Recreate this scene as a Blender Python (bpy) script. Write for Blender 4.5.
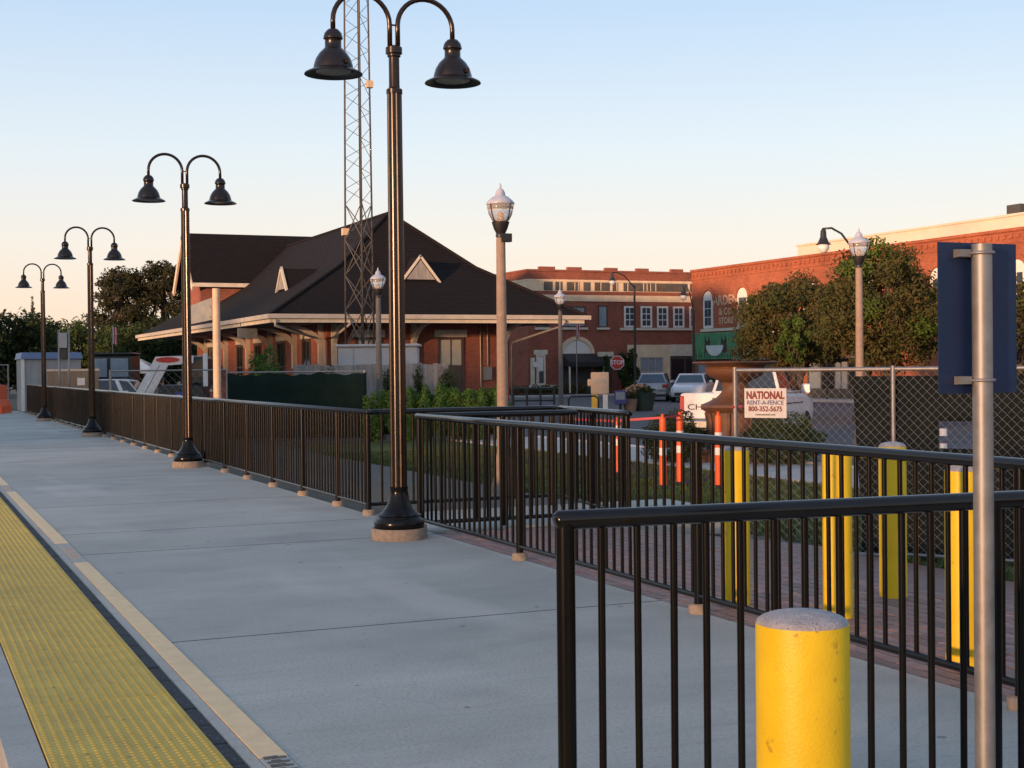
import bpy, bmesh, math, random
import numpy as np
from mathutils import Vector, Matrix
rad = math.radians
random.seed(7)
rng = np.random.default_rng(11)
S = bpy.context.scene
COL = S.collection
for o in list(bpy.data.objects):
    bpy.data.objects.remove(o, do_unlink=True)

# ------------------------------------------------------------------ camera
# world frame: +Y runs along the platform, +X points to the town, z = 0 is the platform
cd = bpy.data.cameras.new('camera')
cam = bpy.data.objects.new('camera', cd)
COL.objects.link(cam)
cd.sensor_width = 36.0
cd.lens = 36.0 * 1420 / 1024
cd.clip_start, cd.clip_end = 0.05, 3000
YAW, PITCH, ROLL = math.atan(617 / 1420), -math.atan(16 / 1420), rad(0.6)
cam.matrix_world = (Matrix.Translation((0, 0, 1.42)) @ Matrix.Rotation(-YAW, 4, 'Z')
                    @ Matrix.Rotation(math.pi / 2 + PITCH, 4, 'X') @ Matrix.Rotation(-ROLL, 4, 'Z'))
S.camera = cam

# ------------------------------------------------------------------ sky, sun, exposure
SUN_EL = rad(4.4)
SUN_DIR = Vector((-0.88, -0.475, 0)).normalized()           # horizontal direction towards the sun
EXPO = 2.0
w = bpy.data.worlds.new('World'); S.world = w; w.use_nodes = True
nt = w.node_tree; nt.nodes.clear()
wo = nt.nodes.new('ShaderNodeOutputWorld'); bg = nt.nodes.new('ShaderNodeBackground')
sky = nt.nodes.new('ShaderNodeTexSky'); sky.sky_type = 'NISHITA'; sky.sun_disc = False
sky.sun_elevation = SUN_EL
sky.sun_rotation = math.atan2(SUN_DIR.x, SUN_DIR.y)
sky.altitude = 20; sky.air_density = 1.0; sky.dust_density = 0.6; sky.ozone_density = 2.0
# clear dusk sky: blue overhead paling to peach at the horizon, the same all round, with the physical sky's sunward glow in it
tcw = nt.nodes.new('ShaderNodeTexCoord'); sxyz = nt.nodes.new('ShaderNodeSeparateXYZ'); rpw = nt.nodes.new('ShaderNodeValToRGB')
nt.links.new(tcw.outputs['Generated'], sxyz.inputs[0]); nt.links.new(sxyz.outputs[2], rpw.inputs[0])
stops = [(0.0, (.99, .70, .53)), (0.035, (.99, .77, .62)), (0.085, (.95, .85, .77)), (0.15, (.80, .86, .91)), (0.25, (.55, .71, .92)), (0.5, (.45, .58, .79)), (1.0, (.28, .38, .58))]
while len(rpw.color_ramp.elements) < len(stops): rpw.color_ramp.elements.new(0.5)
for e_, (p_, c_) in zip(rpw.color_ramp.elements, stops): e_.position = p_; e_.color = (*c_, 1)
gain = nt.nodes.new('ShaderNodeVectorMath'); gain.operation = 'SCALE'; gain.inputs['Scale'].default_value = 1 / (0.15 * 2 ** EXPO)
nt.links.new(rpw.outputs[0], gain.inputs[0])
mixw = nt.nodes.new('ShaderNodeMixRGB'); mixw.inputs[0].default_value = 0.07
nt.links.new(gain.outputs[0], mixw.inputs[1]); nt.links.new(sky.outputs[0], mixw.inputs[2])
bg.inputs['Strength'].default_value = 0.15
nt.links.new(mixw.outputs[0], bg.inputs['Color']); nt.links.new(bg.outputs[0], wo.inputs['Surface'])

sl = bpy.data.lights.new('sun', 'SUN'); sun = bpy.data.objects.new('sun', sl); COL.objects.link(sun)
sl.energy = 1.7; sl.angle = rad(2.5); sl.color = (1.0, 0.56, 0.31)
sd = Vector((SUN_DIR.x * math.cos(SUN_EL), SUN_DIR.y * math.cos(SUN_EL), math.sin(SUN_EL)))
sun.rotation_euler = sd.to_track_quat('Z', 'Y').to_euler()
S.view_settings.view_transform = 'Standard'; S.view_settings.look = 'None'
S.view_settings.exposure = EXPO; S.view_settings.gamma = 1; S.view_settings.use_curve_mapping = False
S.render.engine = 'CYCLES'
S.cycles.max_bounces = 6

# ------------------------------------------------------------------ materials
MATS = {}
def mat(name, c1, c2=None, scale=4.0, rough=0.7, bump=0.0, metal=0.0, detail=5.0, stretch=None,
        spec=0.5, emit=None, rvar=0.0, c3=None, spots=0.0, objrand=0.0, trans=0.0, bscale=None):
    m = bpy.data.materials.new(name); m.use_nodes = True
    n = m.node_tree.nodes; L = m.node_tree.links
    b = n['Principled BSDF']
    b.inputs['Roughness'].default_value = rough; b.inputs['Metallic'].default_value = metal
    b.inputs['Specular IOR Level'].default_value = spec
    tc = n.new('ShaderNodeTexCoord'); src = tc.outputs['Object']
    if stretch:
        mp = n.new('ShaderNodeMapping'); mp.inputs['Scale'].default_value = stretch
        L.new(src, mp.inputs[0]); src = mp.outputs[0]
    if c2 is None: c2 = tuple(x * 0.82 for x in c1)
    nz = n.new('ShaderNodeTexNoise'); nz.inputs['Scale'].default_value = scale; nz.inputs['Detail'].default_value = detail
    nz.inputs['Roughness'].default_value = 0.62
    L.new(src, nz.inputs['Vector'])
    rp = n.new('ShaderNodeValToRGB'); e = rp.color_ramp.elements
    e[0].position = 0.32; e[0].color = (*c2, 1); e[1].position = 0.68; e[1].color = (*c1, 1)
    L.new(nz.outputs['Fac'], rp.inputs[0]); col = rp.outputs[0]
    if c3 is not None:
        n2 = n.new('ShaderNodeTexNoise'); n2.inputs['Scale'].default_value = scale * 5.3; n2.inputs['Detail'].default_value = 6
        L.new(src, n2.inputs['Vector'])
        r2 = n.new('ShaderNodeValToRGB'); r2.color_ramp.elements[0].position = 0.62 - spots; r2.color_ramp.elements[1].position = 0.72 - spots
        L.new(n2.outputs['Fac'], r2.inputs[0])
        mx = n.new('ShaderNodeMixRGB'); L.new(r2.outputs[0], mx.inputs[0]); L.new(col, mx.inputs[1]); mx.inputs[2].default_value = (*c3, 1)
        col = mx.outputs[0]
    if objrand:
        oi = n.new('ShaderNodeObjectInfo'); mr = n.new('ShaderNodeMapRange')
        mr.inputs[3].default_value = 1 - objrand; mr.inputs[4].default_value = 1 + objrand
        L.new(oi.outputs['Random'], mr.inputs[0])
        mu = n.new('ShaderNodeMixRGB'); mu.blend_type = 'MULTIPLY'; mu.inputs[0].default_value = 1
        L.new(col, mu.inputs[1]); L.new(mr.outputs[0], mu.inputs[2]); col = mu.outputs[0]
    L.new(col, b.inputs['Base Color'])
    if rvar:
        mr2 = n.new('ShaderNodeMapRange'); mr2.inputs[3].default_value = max(0.02, rough - rvar); mr2.inputs[4].default_value = min(1, rough + rvar)
        L.new(nz.outputs['Fac'], mr2.inputs[0]); L.new(mr2.outputs[0], b.inputs['Roughness'])
    if bump:
        n3 = n.new('ShaderNodeTexNoise'); n3.inputs['Scale'].default_value = bscale or scale * 8; n3.inputs['Detail'].default_value = 6
        L.new(src, n3.inputs['Vector'])
        bm_ = n.new('ShaderNodeBump'); bm_.inputs['Strength'].default_value = bump; bm_.inputs['Distance'].default_value = 0.02
        L.new(n3.outputs['Fac'], bm_.inputs['Height']); L.new(bm_.outputs[0], b.inputs['Normal'])
    if emit:
        b.inputs['Emission Color'].default_value = (*emit[0], 1); b.inputs['Emission Strength'].default_value = emit[1]
    if trans:
        b.inputs['Transmission Weight'].default_value = trans; b.inputs['IOR'].default_value = 1.45
    MATS[name] = m
    return m

def brick_mat(name, c1, c2, mortar, bw=0.21, bh=0.075, stain=(0.05, 0.03, 0.025), stain_amt=0.45):
    m = bpy.data.materials.new(name); m.use_nodes = True
    n = m.node_tree.nodes; L = m.node_tree.links; b = n['Principled BSDF']; b.inputs['Roughness'].default_value = 0.88
    b.inputs['Specular IOR Level'].default_value = 0.2
    ge = n.new('ShaderNodeNewGeometry'); sp = n.new('ShaderNodeSeparateXYZ'); L.new(ge.outputs['Position'], sp.inputs[0])
    ad = n.new('ShaderNodeMath'); ad.operation = 'ADD'; L.new(sp.outputs[0], ad.inputs[0]); L.new(sp.outputs[1], ad.inputs[1])
    cb = n.new('ShaderNodeCombineXYZ'); L.new(ad.outputs[0], cb.inputs[0]); L.new(sp.outputs[2], cb.inputs[1])
    br = n.new('ShaderNodeTexBrick'); L.new(cb.outputs[0], br.inputs['Vector'])
    br.inputs['Color1'].default_value = (*c1, 1); br.inputs['Color2'].default_value = (*c2, 1); br.inputs['Mortar'].default_value = (*mortar, 1)
    br.inputs['Scale'].default_value = 1.0; br.inputs['Brick Width'].default_value = bw; br.inputs['Row Height'].default_value = bh
    br.inputs['Mortar Size'].default_value = 0.008; br.inputs['Bias'].default_value = 0.1
    nz = n.new('ShaderNodeTexNoise'); nz.inputs['Scale'].default_value = 0.7; nz.inputs['Detail'].default_value = 8; nz.inputs['Roughness'].default_value = 0.7
    L.new(ge.outputs['Position'], nz.inputs['Vector'])
    rp = n.new('ShaderNodeValToRGB'); rp.color_ramp.elements[0].position = 0.42; rp.color_ramp.elements[1].position = 0.72
    rp.color_ramp.elements[1].color = (stain_amt,) * 3 + (1,); rp.color_ramp.elements[0].color = (0, 0, 0, 1)
    L.new(nz.outputs['Fac'], rp.inputs[0])
    mx = n.new('ShaderNodeMixRGB'); L.new(rp.outputs[0], mx.inputs[0]); L.new(br.outputs[0], mx.inputs[1]); mx.inputs[2].default_value = (*stain, 1)
    L.new(mx.outputs[0], b.inputs['Base Color'])
    bu = n.new('ShaderNodeBump'); bu.inputs['Strength'].default_value = 0.4; bu.inputs['Distance'].default_value = 0.01
    L.new(br.outputs['Fac'], bu.inputs['Height']); bu.invert = True; L.new(bu.outputs[0], b.inputs['Normal'])
    MATS[name] = m; return m

def leaf_mat(name, c1, c2, scale=0.6):
    m = mat(name, c1, c2, scale=scale, rough=0.75, spec=0.15, detail=3)
    n = m.node_tree.nodes; L = m.node_tree.links; b = n['Principled BSDF']
    t = n.new('ShaderNodeBsdfTranslucent'); t.inputs[0].default_value = (*[min(1, x * 1.3) for x in c1], 1)
    mx = n.new('ShaderNodeMixShader'); mx.inputs[0].default_value = 0.2
    L.new(b.outputs[0], mx.inputs[1]); L.new(t.outputs[0], mx.inputs[2]); L.new(mx.outputs[0], n['Material Output'].inputs[0])
    return m

def wear(m):
    """speckle, gum spots, faint broom lines and a few meandering stains worked into a concrete's colour"""
    n = m.node_tree.nodes; L = m.node_tree.links; b = n['Principled BSDF']; col = b.inputs['Base Color'].links[0].from_socket
    ge = n.new('ShaderNodeNewGeometry'); src = ge.outputs['Position']
    def mixin(fac, c, col):
        mx = n.new('ShaderNodeMixRGB'); L.new(fac, mx.inputs[0]); L.new(col, mx.inputs[1]); mx.inputs[2].default_value = (*c, 1); return mx.outputs[0]
    def ramp(v, p0, p1, a=1.0):
        r = n.new('ShaderNodeMapRange'); r.inputs[1].default_value = p0; r.inputs[2].default_value = p1; r.inputs[3].default_value = 0; r.inputs[4].default_value = a
        L.new(v, r.inputs[0]); return r.outputs[0]
    def noise(sc, det, stretch=None):
        t = n.new('ShaderNodeTexNoise'); t.inputs['Scale'].default_value = sc; t.inputs['Detail'].default_value = det; v = src
        if stretch:
            mp = n.new('ShaderNodeMapping'); mp.inputs['Scale'].default_value = stretch; L.new(src, mp.inputs[0]); v = mp.outputs[0]
        L.new(v, t.inputs['Vector']); return t.outputs['Fac']
    col = mixin(ramp(noise(55, 4), .52, .70, .45), (.22, .21, .20), col)            # fine aggregate speckle
    col = mixin(ramp(noise(1.1, 9), .54, .72, .45), (.25, .24, .225), col)           # damp-looking blotches
    col = mixin(ramp(noise(2.2, 6, (.25, 9, 1)), .55, .75, .40), (.30, .285, .26), col)   # broom finish
    col = mixin(ramp(noise(.5, 7, (1.5, .35, 1)), .58, .66, .35), (.58, .55, .50), col)   # pale worn lanes
    vo = n.new('ShaderNodeTexVoronoi'); vo.inputs['Scale'].default_value = 2.3; L.new(src, vo.inputs['Vector'])
    lt = n.new('ShaderNodeMath'); lt.operation = 'LESS_THAN'; lt.inputs[1].default_value = .045; L.new(vo.outputs['Distance'], lt.inputs[0])
    sc = n.new('ShaderNodeMath'); sc.operation = 'MULTIPLY'; sc.inputs[1].default_value = .6; L.new(lt.outputs[0], sc.inputs[0])
    col = mixin(sc.outputs[0], (.12, .115, .11), col)                                 # gum spots
    wv = n.new('ShaderNodeTexVoronoi'); wv.feature = 'DISTANCE_TO_EDGE'; wv.inputs['Scale'].default_value = .28; L.new(src, wv.inputs['Vector'])
    ad = n.new('ShaderNodeVectorMath'); ad.operation = 'ADD'; nn = n.new('ShaderNodeTexNoise'); nn.inputs['Scale'].default_value = 1.3; L.new(src, nn.inputs['Vector']); L.new(src, ad.inputs[0]); L.new(nn.outputs['Color'], ad.inputs[1]); L.new(ad.outputs[0], wv.inputs['Vector'])
    col = mixin(ramp(wv.outputs['Distance'], .004, .0, .10), (.14, .135, .13), col)   # hairline cracks
    L.new(col, b.inputs['Base Color'])
M = MATS
mat('concrete', (0.45, 0.445, 0.40), (0.335, 0.332, 0.298), scale=0.7, rough=0.85, bump=0.18, bscale=70, objrand=0.07, stretch=(0.7, 1.3, 1), spec=0.25)
wear(M['concrete'])
mat('concrete_pale', (0.50, 0.49, 0.47), (0.40, 0.39, 0.38), scale=2, rough=0.85, bump=0.3)
mat('concrete_tan', (0.40, 0.32, 0.245), (0.25, 0.20, 0.15), scale=22, rough=0.9, bump=0.8, c3=(0.20, 0.16, 0.12))
mat('concrete_cap', (0.46, 0.44, 0.45), (0.30, 0.29, 0.30), scale=24, rough=0.9, bump=0.6, c3=(0.15, 0.14, 0.14))
mat('bedding', (0.12, 0.115, 0.11), scale=6, rough=0.95, bump=0.4)
mat('joint', (0.035, 0.035, 0.04), (0.02, 0.02, 0.025), scale=8, rough=0.8, bump=0.5, c3=(0.10, 0.11, 0.13), spots=0.06)
mat('joint_seal', (0.085, 0.083, 0.08), (0.05, 0.05, 0.05), scale=20, rough=0.9)
mat('tactile', (0.58, 0.395, 0.045), (0.44, 0.295, 0.035), scale=3.5, rough=0.6, c3=(0.22, 0.15, 0.05), spots=-0.02, objrand=0.07, bump=0.1)
mat('cream_paint', (0.84, 0.60, 0.32), (0.72, 0.50, 0.27), scale=9, rough=0.65, c3=(0.34, 0.30, 0.24), spots=-0.06, bump=0.1)
mat('stencil', (0.05, 0.05, 0.05), (0.12, 0.11, 0.09), scale=30, rough=0.8)
mat('worn_ivory', (0.42, 0.40, 0.34), (0.24, 0.24, 0.23), scale=40, rough=0.8)
mat('black_paint', (0.0065, 0.0062, 0.0062), (0.0045, 0.0043, 0.0043), scale=18, rough=0.19, spec=0.24)
mat('rail_top', (0.007, 0.0075, 0.009), (0.005, 0.005, 0.006), scale=14, rough=0.19, spec=0.36)
mat('bronze', (0.026, 0.014, 0.008), (0.013, 0.008, 0.005), scale=10, rough=0.24, spec=0.5, rvar=0.06, metal=0.35)
mat('shade_black', (0.014, 0.010, 0.008), (0.008, 0.006, 0.005), scale=10, rough=0.30, spec=0.5, rvar=0.08, metal=0.2)
mat('lamp_glass', (0.35, 0.33, 0.30), (0.28, 0.26, 0.24), rough=0.25)
mat('yellow_paint', (0.80, 0.55, 0.008), (0.71, 0.47, 0.007), scale=5, rough=0.45, c3=(0.36, 0.21, 0.02), spots=-0.035, bump=0.12, bscale=140, rvar=0.1)
mat('galvanised', (0.30, 0.295, 0.29), (0.21, 0.205, 0.20), scale=16, rough=0.5, metal=0.6, rvar=0.1)
mat('tower_steel', (0.11, 0.105, 0.10), (0.07, 0.066, 0.062), scale=4, rough=0.6, metal=0.3)
mat('wire', (0.38, 0.37, 0.355), (0.26, 0.255, 0.25), scale=40, rough=0.5, metal=0.4)
mat('sign_blue', (0.002, 0.016, 0.070), (0.0015, 0.012, 0.052), scale=6, rough=0.5, bump=0.05)
mat('sign_white', (0.62, 0.60, 0.57), (0.52, 0.50, 0.48), scale=9, rough=0.6)
mat('text_red', (0.20, 0.02, 0.015), rough=0.6); mat('text_dark', (0.03, 0.03, 0.03), rough=0.6)
mat('text_blue', (0.10, 0.10, 0.24), rough=0.6)
mat('shingle', (0.0125, 0.0095, 0.0095), (0.007, 0.006, 0.0065), scale=1.6, rough=0.9, bump=0.6, stretch=(2.5, 2.5, 8), c3=(0.030, 0.018, 0.014), spots=0.05, spec=0.2)
mat('cream_trim', (0.50, 0.44, 0.36), (0.40, 0.35, 0.28), scale=3, rough=0.7)
mat('cream_pale', (0.66, 0.60, 0.48), (0.52, 0.46, 0.36), scale=3, rough=0.75)
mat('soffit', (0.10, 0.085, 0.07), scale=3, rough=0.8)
brick_mat('brick_depot', (0.33, 0.085, 0.050), (0.24, 0.060, 0.038), (0.22, 0.16, 0.13))
brick_mat('brick_a', (0.34, 0.088, 0.050), (0.25, 0.062, 0.038), (0.26, 0.16, 0.12))
brick_mat('brick_b', (0.42, 0.105, 0.045), (0.30, 0.072, 0.034), (0.34, 0.20, 0.13), stain=(0.16, 0.05, 0.03), stain_amt=0.6)
mat('band_cream', (0.76, 0.59, 0.40), (0.60, 0.45, 0.30), scale=1.5, rough=0.8, c3=(0.25, 0.18, 0.12), spots=-0.03)
mat('metal_louvre', (0.13, 0.11, 0.09), (0.08, 0.07, 0.06), scale=3, rough=0.7)
mat('pink_stucco', (0.68, 0.56, 0.45), (0.60, 0.49, 0.39), scale=1, rough=0.85)
mat('glass_dark', (0.02, 0.024, 0.028), (0.012, 0.015, 0.018), scale=1, rough=0.08, spec=0.8)
mat('glass_blue', (0.05, 0.075, 0.10), (0.035, 0.055, 0.075), scale=1, rough=0.06, spec=0.9)
mat('glass_pale', (0.28, 0.32, 0.36), (0.20, 0.24, 0.28), scale=1, rough=0.15, spec=0.8)
mat('window_white', (0.72, 0.69, 0.63), (0.62, 0.59, 0.54), scale=5, rough=0.6)
mat('window_brown', (0.07, 0.05, 0.04), rough=0.7)
mat('blind', (0.46, 0.45, 0.38), rough=0.8)
mat('door_grey', (0.06, 0.06, 0.055), rough=0.6)
mat('black_awning', (0.012, 0.012, 0.014), rough=0.7)
mat('asphalt', (0.085, 0.085, 0.09), (0.06, 0.06, 0.064), scale=1.2, rough=0.8, bump=0.35, bscale=60, spec=0.4, c3=(0.11, 0.11, 0.115), spots=-0.03)
mat('ground', (0.10, 0.085, 0.06), (0.07, 0.06, 0.045), scale=1.5, rough=0.95, bump=0.5)
mat('ballast', (0.17, 0.145, 0.12), (0.09, 0.075, 0.065), scale=18, rough=0.95, bump=1.0, bscale=30)
mat('rail_steel', (0.16, 0.10, 0.07), rough=0.5, metal=0.6); mat('tie', (0.09, 0.07, 0.055), rough=0.9)
mat('sidewalk', (0.40, 0.385, 0.36), (0.31, 0.30, 0.285), scale=2, rough=0.85, bump=0.15, objrand=0.06)
mat('paver', (0.28, 0.17, 0.145), (0.19, 0.11, 0.095), scale=9, rough=0.62, bump=0.25, objrand=0.3, spec=0.5, c3=(0.22, 0.18, 0.17), spots=-0.02)
mat('grass', (0.10, 0.125, 0.035), (0.065, 0.075, 0.025), scale=1.2, rough=0.85, spec=0.1)
mat('mulch', (0.06, 0.035, 0.022), (0.03, 0.018, 0.012), scale=20, rough=0.95, bump=1)
mat('terracotta', (0.15, 0.058, 0.024), (0.085, 0.042, 0.022), scale=5, rough=0.6, bump=0.4, c3=(0.07, 0.055, 0.03), spots=0.02)
mat('orange_plastic', (0.80, 0.105, 0.012), (0.66, 0.08, 0.01), scale=10, rough=0.5)
mat('reflective_white', (0.75, 0.73, 0.70), rough=0.4)
mat('black_rubber', (0.02, 0.02, 0.02), rough=0.8)
mat('lamp_pole', (0.30, 0.21, 0.145), (0.22, 0.155, 0.11), scale=12, rough=0.75, bump=0.15)
mat('lamp_pole_dark', (0.13, 0.11, 0.095), (0.09, 0.08, 0.07), scale=12, rough=0.75)
mat('dark_iron', (0.018, 0.017, 0.016), rough=0.45)
mat('globe', (0.85, 0.80, 0.74), rough=0.12, trans=0.75)
mat('globe_cap', (0.42, 0.45, 0.52), (0.33, 0.35, 0.40), scale=8, rough=0.3)
mat('bulb', (0.8, 0.6, 0.4), rough=0.5)
mat('mesh_green', (0.010, 0.022, 0.018), (0.006, 0.014, 0.012), scale=1.5, rough=0.9, stretch=(1, 1, 2.5), spec=0.1)
mat('mesh_black', (0.014, 0.019, 0.019), (0.009, 0.013, 0.013), scale=2.5, rough=0.9, spec=0.1)
mat('weathered_wood', (0.30, 0.28, 0.26), (0.18, 0.165, 0.15), scale=3, rough=0.9, stretch=(4, 4, 0.5), bump=0.3, objrand=0.2)
mat('white_metal', (0.44, 0.44, 0.44), (0.36, 0.36, 0.36), scale=2, rough=0.6)
mat('shed_grey', (0.33, 0.33, 0.32), (0.27, 0.27, 0.265), scale=2, rough=0.6); mat('shed_blue', (0.14, 0.22, 0.40), rough=0.45)
mat('tan_panel', (0.20, 0.15, 0.10), rough=0.8); mat('tan_pole', (0.62, 0.45, 0.30), (0.52, 0.37, 0.25), scale=6, rough=0.7)
mat('panel_face', (0.30, 0.29, 0.25), (0.17, 0.20, 0.22), scale=5, rough=0.6)
mat('car_white', (0.72, 0.72, 0.71), rough=0.25, spec=0.6); mat('car_silver', (0.33, 0.33, 0.34), rough=0.3, metal=0.5)
mat('car_dark', (0.015, 0.02, 0.02), rough=0.35); mat('tail_red', (0.42, 0.012, 0.012), rough=0.25)
mat('head_lamp', (0.6, 0.62, 0.65), rough=0.12); mat('chrome', (0.55, 0.55, 0.55), rough=0.18, metal=1)
mat('stop_red', (0.52, 0.03, 0.02), rough=0.5)
mat('mural_green', (0.07, 0.27, 0.10), (0.04, 0.14, 0.08), scale=2.5, rough=0.7, c3=(0.16, 0.42, 0.15), spots=0.04)
mat('mural_dark', (0.06, 0.025, 0.02), rough=0.7); mat('mural_white', (0.62, 0.66, 0.62), rough=0.7)
mat('pale_paint', (0.66, 0.52, 0.36), (0.44, 0.20, 0.10), scale=5, rough=0.85)
mat('news_beige', (0.60, 0.44, 0.30), rough=0.6); mat('news_yellow', (0.70, 0.45, 0.05), rough=0.5); mat('news_blue', (0.05, 0.05, 0.22), rough=0.5)
mat('planter_green', (0.03, 0.06, 0.045), rough=0.7); mat('flag_red', (0.42, 0.035, 0.04), rough=0.8); mat('flag_white', (0.62, 0.58, 0.55), rough=0.8); mat('flag_blue', (0.03, 0.04, 0.14), rough=0.8)
mat('tape_red', (0.45, 0.03, 0.05), rough=0.5)
mat('bark', (0.10, 0.075, 0.055), (0.05, 0.038, 0.03), scale=6, rough=0.95, bump=0.8, stretch=(3, 3, 0.6))
leaf_mat('leaf_dark', (0.035, 0.050, 0.018), (0.018, 0.028, 0.010))
leaf_mat('leaf_mid', (0.060, 0.085, 0.025), (0.03, 0.045, 0.014))
leaf_mat('leaf_bright', (0.10, 0.16, 0.03), (0.05, 0.085, 0.018))
leaf_mat('leaf_copper', (0.10, 0.074, 0.028), (0.050, 0.068, 0.020), scale=1.1)
leaf_mat('leaf_hedge', (0.09, 0.17, 0.035), (0.035, 0.075, 0.016), scale=3)
leaf_mat('leaf_pine', (0.050, 0.048, 0.022), (0.028, 0.030, 0.014))
mat('flower', (0.55, 0.20, 0.10), (0.6, 0.5, 0.35), scale=30, rough=0.7)

# ------------------------------------------------------------------ mesh helpers
class MB:
    def __init__(s): s.v = []; s.f = []
    def add(s, vs, fs):
        k = len(s.v); s.v += [tuple(p) for p in vs]; s.f += [tuple(i + k for i in f) for f in fs]; return s
    def box(s, a, b):
        (x0, y0, z0), (x1, y1, z1) = a, b
        return s.add([(x0,y0,z0),(x1,y0,z0),(x1,y1,z0),(x0,y1,z0),(x0,y0,z1),(x1,y0,z1),(x1,y1,z1),(x0,y1,z1)],
                     [(0,3,2,1),(4,5,6,7),(0,1,5,4),(1,2,6,5),(2,3,7,6),(3,0,4,7)])
    def bbox(s, a, b, c=0.01):                                      # box with chamfered vertical and top edges
        (x0, y0, z0), (x1, y1, z1) = a, b
        def ring(i, z): return [(x0+i,y0+i+0*c,z),(x1-i,y0+i,z),(x1-i,y1-i,z),(x0+i,y1-i,z)]
        vs = []
        for i, z in ((c, z0), (0, z0 + c), (0, z1 - c), (c, z1)): vs += ring(i, z)
        fs = [(3,2,1,0),(12,13,14,15)]
        for r in range(3):
            for k in range(4): fs.append((r*4+k, r*4+(k+1)%4, r*4+4+(k+1)%4, r*4+4+k))
        return s.add(vs, fs)
    def cyl(s, p, q, r0, r1=None, n=12, cap=True):
        r1 = r0 if r1 is None else r1
        p, q = Vector(p), Vector(q); d = (q - p).normalized()
        u = d.orthogonal().normalized(); w_ = d.cross(u)
        vs = []
        for c, r in ((p, r0), (q, r1)):
            for k in range(n):
                a = 2*math.pi*k/n; vs.append(c + (u*math.cos(a) + w_*math.sin(a))*r)
        fs = [(k, (k+1)%n, n+(k+1)%n, n+k) for k in range(n)]
        if cap: fs += [tuple(range(n-1,-1,-1)), tuple(range(n, 2*n))]
        return s.add(vs, fs)
    def tube(s, pts, r, n=10, cap=True):
        pts = [Vector(p) for p in pts]; vs = []; u = None
        rs = r if isinstance(r, (list, tuple)) else [r]*len(pts)
        for i, p in enumerate(pts):
            d = (pts[min(i+1, len(pts)-1)] - pts[max(i-1, 0)]).normalized()
            u = d.orthogonal().normalized() if u is None else (u - d*u.dot(d)).normalized()
            w_ = d.cross(u)
            for k in range(n):
                a = 2*math.pi*k/n; vs.append(p + (u*math.cos(a) + w_*math.sin(a))*rs[i])
        fs = []
        for i in range(len(pts)-1):
            for k in range(n): fs.append((i*n+k, i*n+(k+1)%n, i*n+n+(k+1)%n, i*n+n+k))
        if cap: fs += [tuple(range(n-1,-1,-1)), tuple(range((len(pts)-1)*n, len(pts)*n))]
        return s.add(vs, fs)
    def lathe(s, prof, n=24, c=(0,0,0)):
        vs = []; m_ = len(prof)
        for r, z in prof:
            for k in range(n):
                a = 2*math.pi*k/n; vs.append((c[0]+r*math.cos(a), c[1]+r*math.sin(a), c[2]+z))
        fs = []
        for i in range(m_-1):
            for k in range(n): fs.append((i*n+k, i*n+(k+1)%n, i*n+n+(k+1)%n, i*n+n+k))
        fs += [tuple(range(n-1,-1,-1)), tuple(range((m_-1)*n, m_*n))]
        return s.add(vs, fs)
    def prism(s, poly, axis, a, b):                                 # poly in the two other axes (in x,y,z order)
        def P(p, t):
            return {'x': (t, p[0], p[1]), 'y': (p[0], t, p[1]), 'z': (p[0], p[1], t)}[axis]
        n = len(poly)
        vs = [P(p, a) for p in poly] + [P(p, b) for p in poly]
        fs = [tuple(range(n-1,-1,-1)), tuple(range(n, 2*n))] + [(k, (k+1)%n, n+(k+1)%n, n+k) for k in range(n)]
        return s.add(vs, fs)
    def mesh(s, name, m, smooth=False):
        me = bpy.data.meshes.new(name); me.from_pydata(s.v, [], s.f); me.update()
        b = bmesh.new(); b.from_mesh(me); bmesh.ops.recalc_face_normals(b, faces=b.faces[:]); b.to_mesh(me); b.free()
        if m: me.materials.append(MATS[m])
        if smooth: me.shade_smooth() if hasattr(me, 'shade_smooth') else None
        if smooth and smooth is not True: me.set_sharp_from_angle(angle=rad(smooth))
        return me
    def build(s, name, m, parent=None, smooth=False, loc=None):
        return obj(name, s.mesh(name, m, smooth), parent, loc)

def obj(name, me, parent=None, loc=None, rot=None):
    o = bpy.data.objects.new(name, me); COL.objects.link(o)
    if parent is not None: o.parent = parent
    if loc is not None: o.location = loc
    if rot is not None: o.rotation_euler = rot
    return o
def tag(o, label=None, cat=None, group=None, kind=None):
    if label: o['label'] = label
    if cat: o['category'] = cat
    if group: o['group'] = group
    if kind: o['kind'] = kind
    return o
def thing(name, label, cat, loc=(0,0,0), rz=0, group=None):
    o = obj(name, None, None, loc, (0, 0, rz)); o.empty_display_size = 0.2
    return tag(o, label, cat, group)
def copy_tree(o, parent=None):
    c = o.copy(); COL.objects.link(c); c.parent = parent
    for ch in list(o.children): copy_tree(ch, c)
    return c
def part(name, m, parent, boxes, smooth=False):
    b = MB()
    for a, c in boxes: b.box(a, c)
    return b.build(name, m, parent, smooth)
def text_mesh(s, size, depth=0.004, bold=0.0, sx=1.0):
    c = bpy.data.curves.new('t', 'FONT'); c.body = s; c.size = size; c.extrude = depth; c.offset = bold
    c.align_x = 'CENTER'; c.align_y = 'CENTER'; c.resolution_u = 3
    o = bpy.data.objects.new('t', c); COL.objects.link(o)
    dg = bpy.context.evaluated_depsgraph_get(); dg.update()
    me = bpy.data.meshes.new_from_object(o.evaluated_get(dg))
    bpy.data.objects.remove(o); bpy.data.curves.remove(c)
    for v in me.vertices: v.co.x *= sx
    return me
def lettering(name, s, size, m, parent, loc, rot, bold=0.0, sx=1.0):
    me = text_mesh(s, size, 0.002, bold, sx); me.materials.clear(); me.materials.append(MATS[m])
    return obj(name, me, parent, loc, rot)

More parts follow.
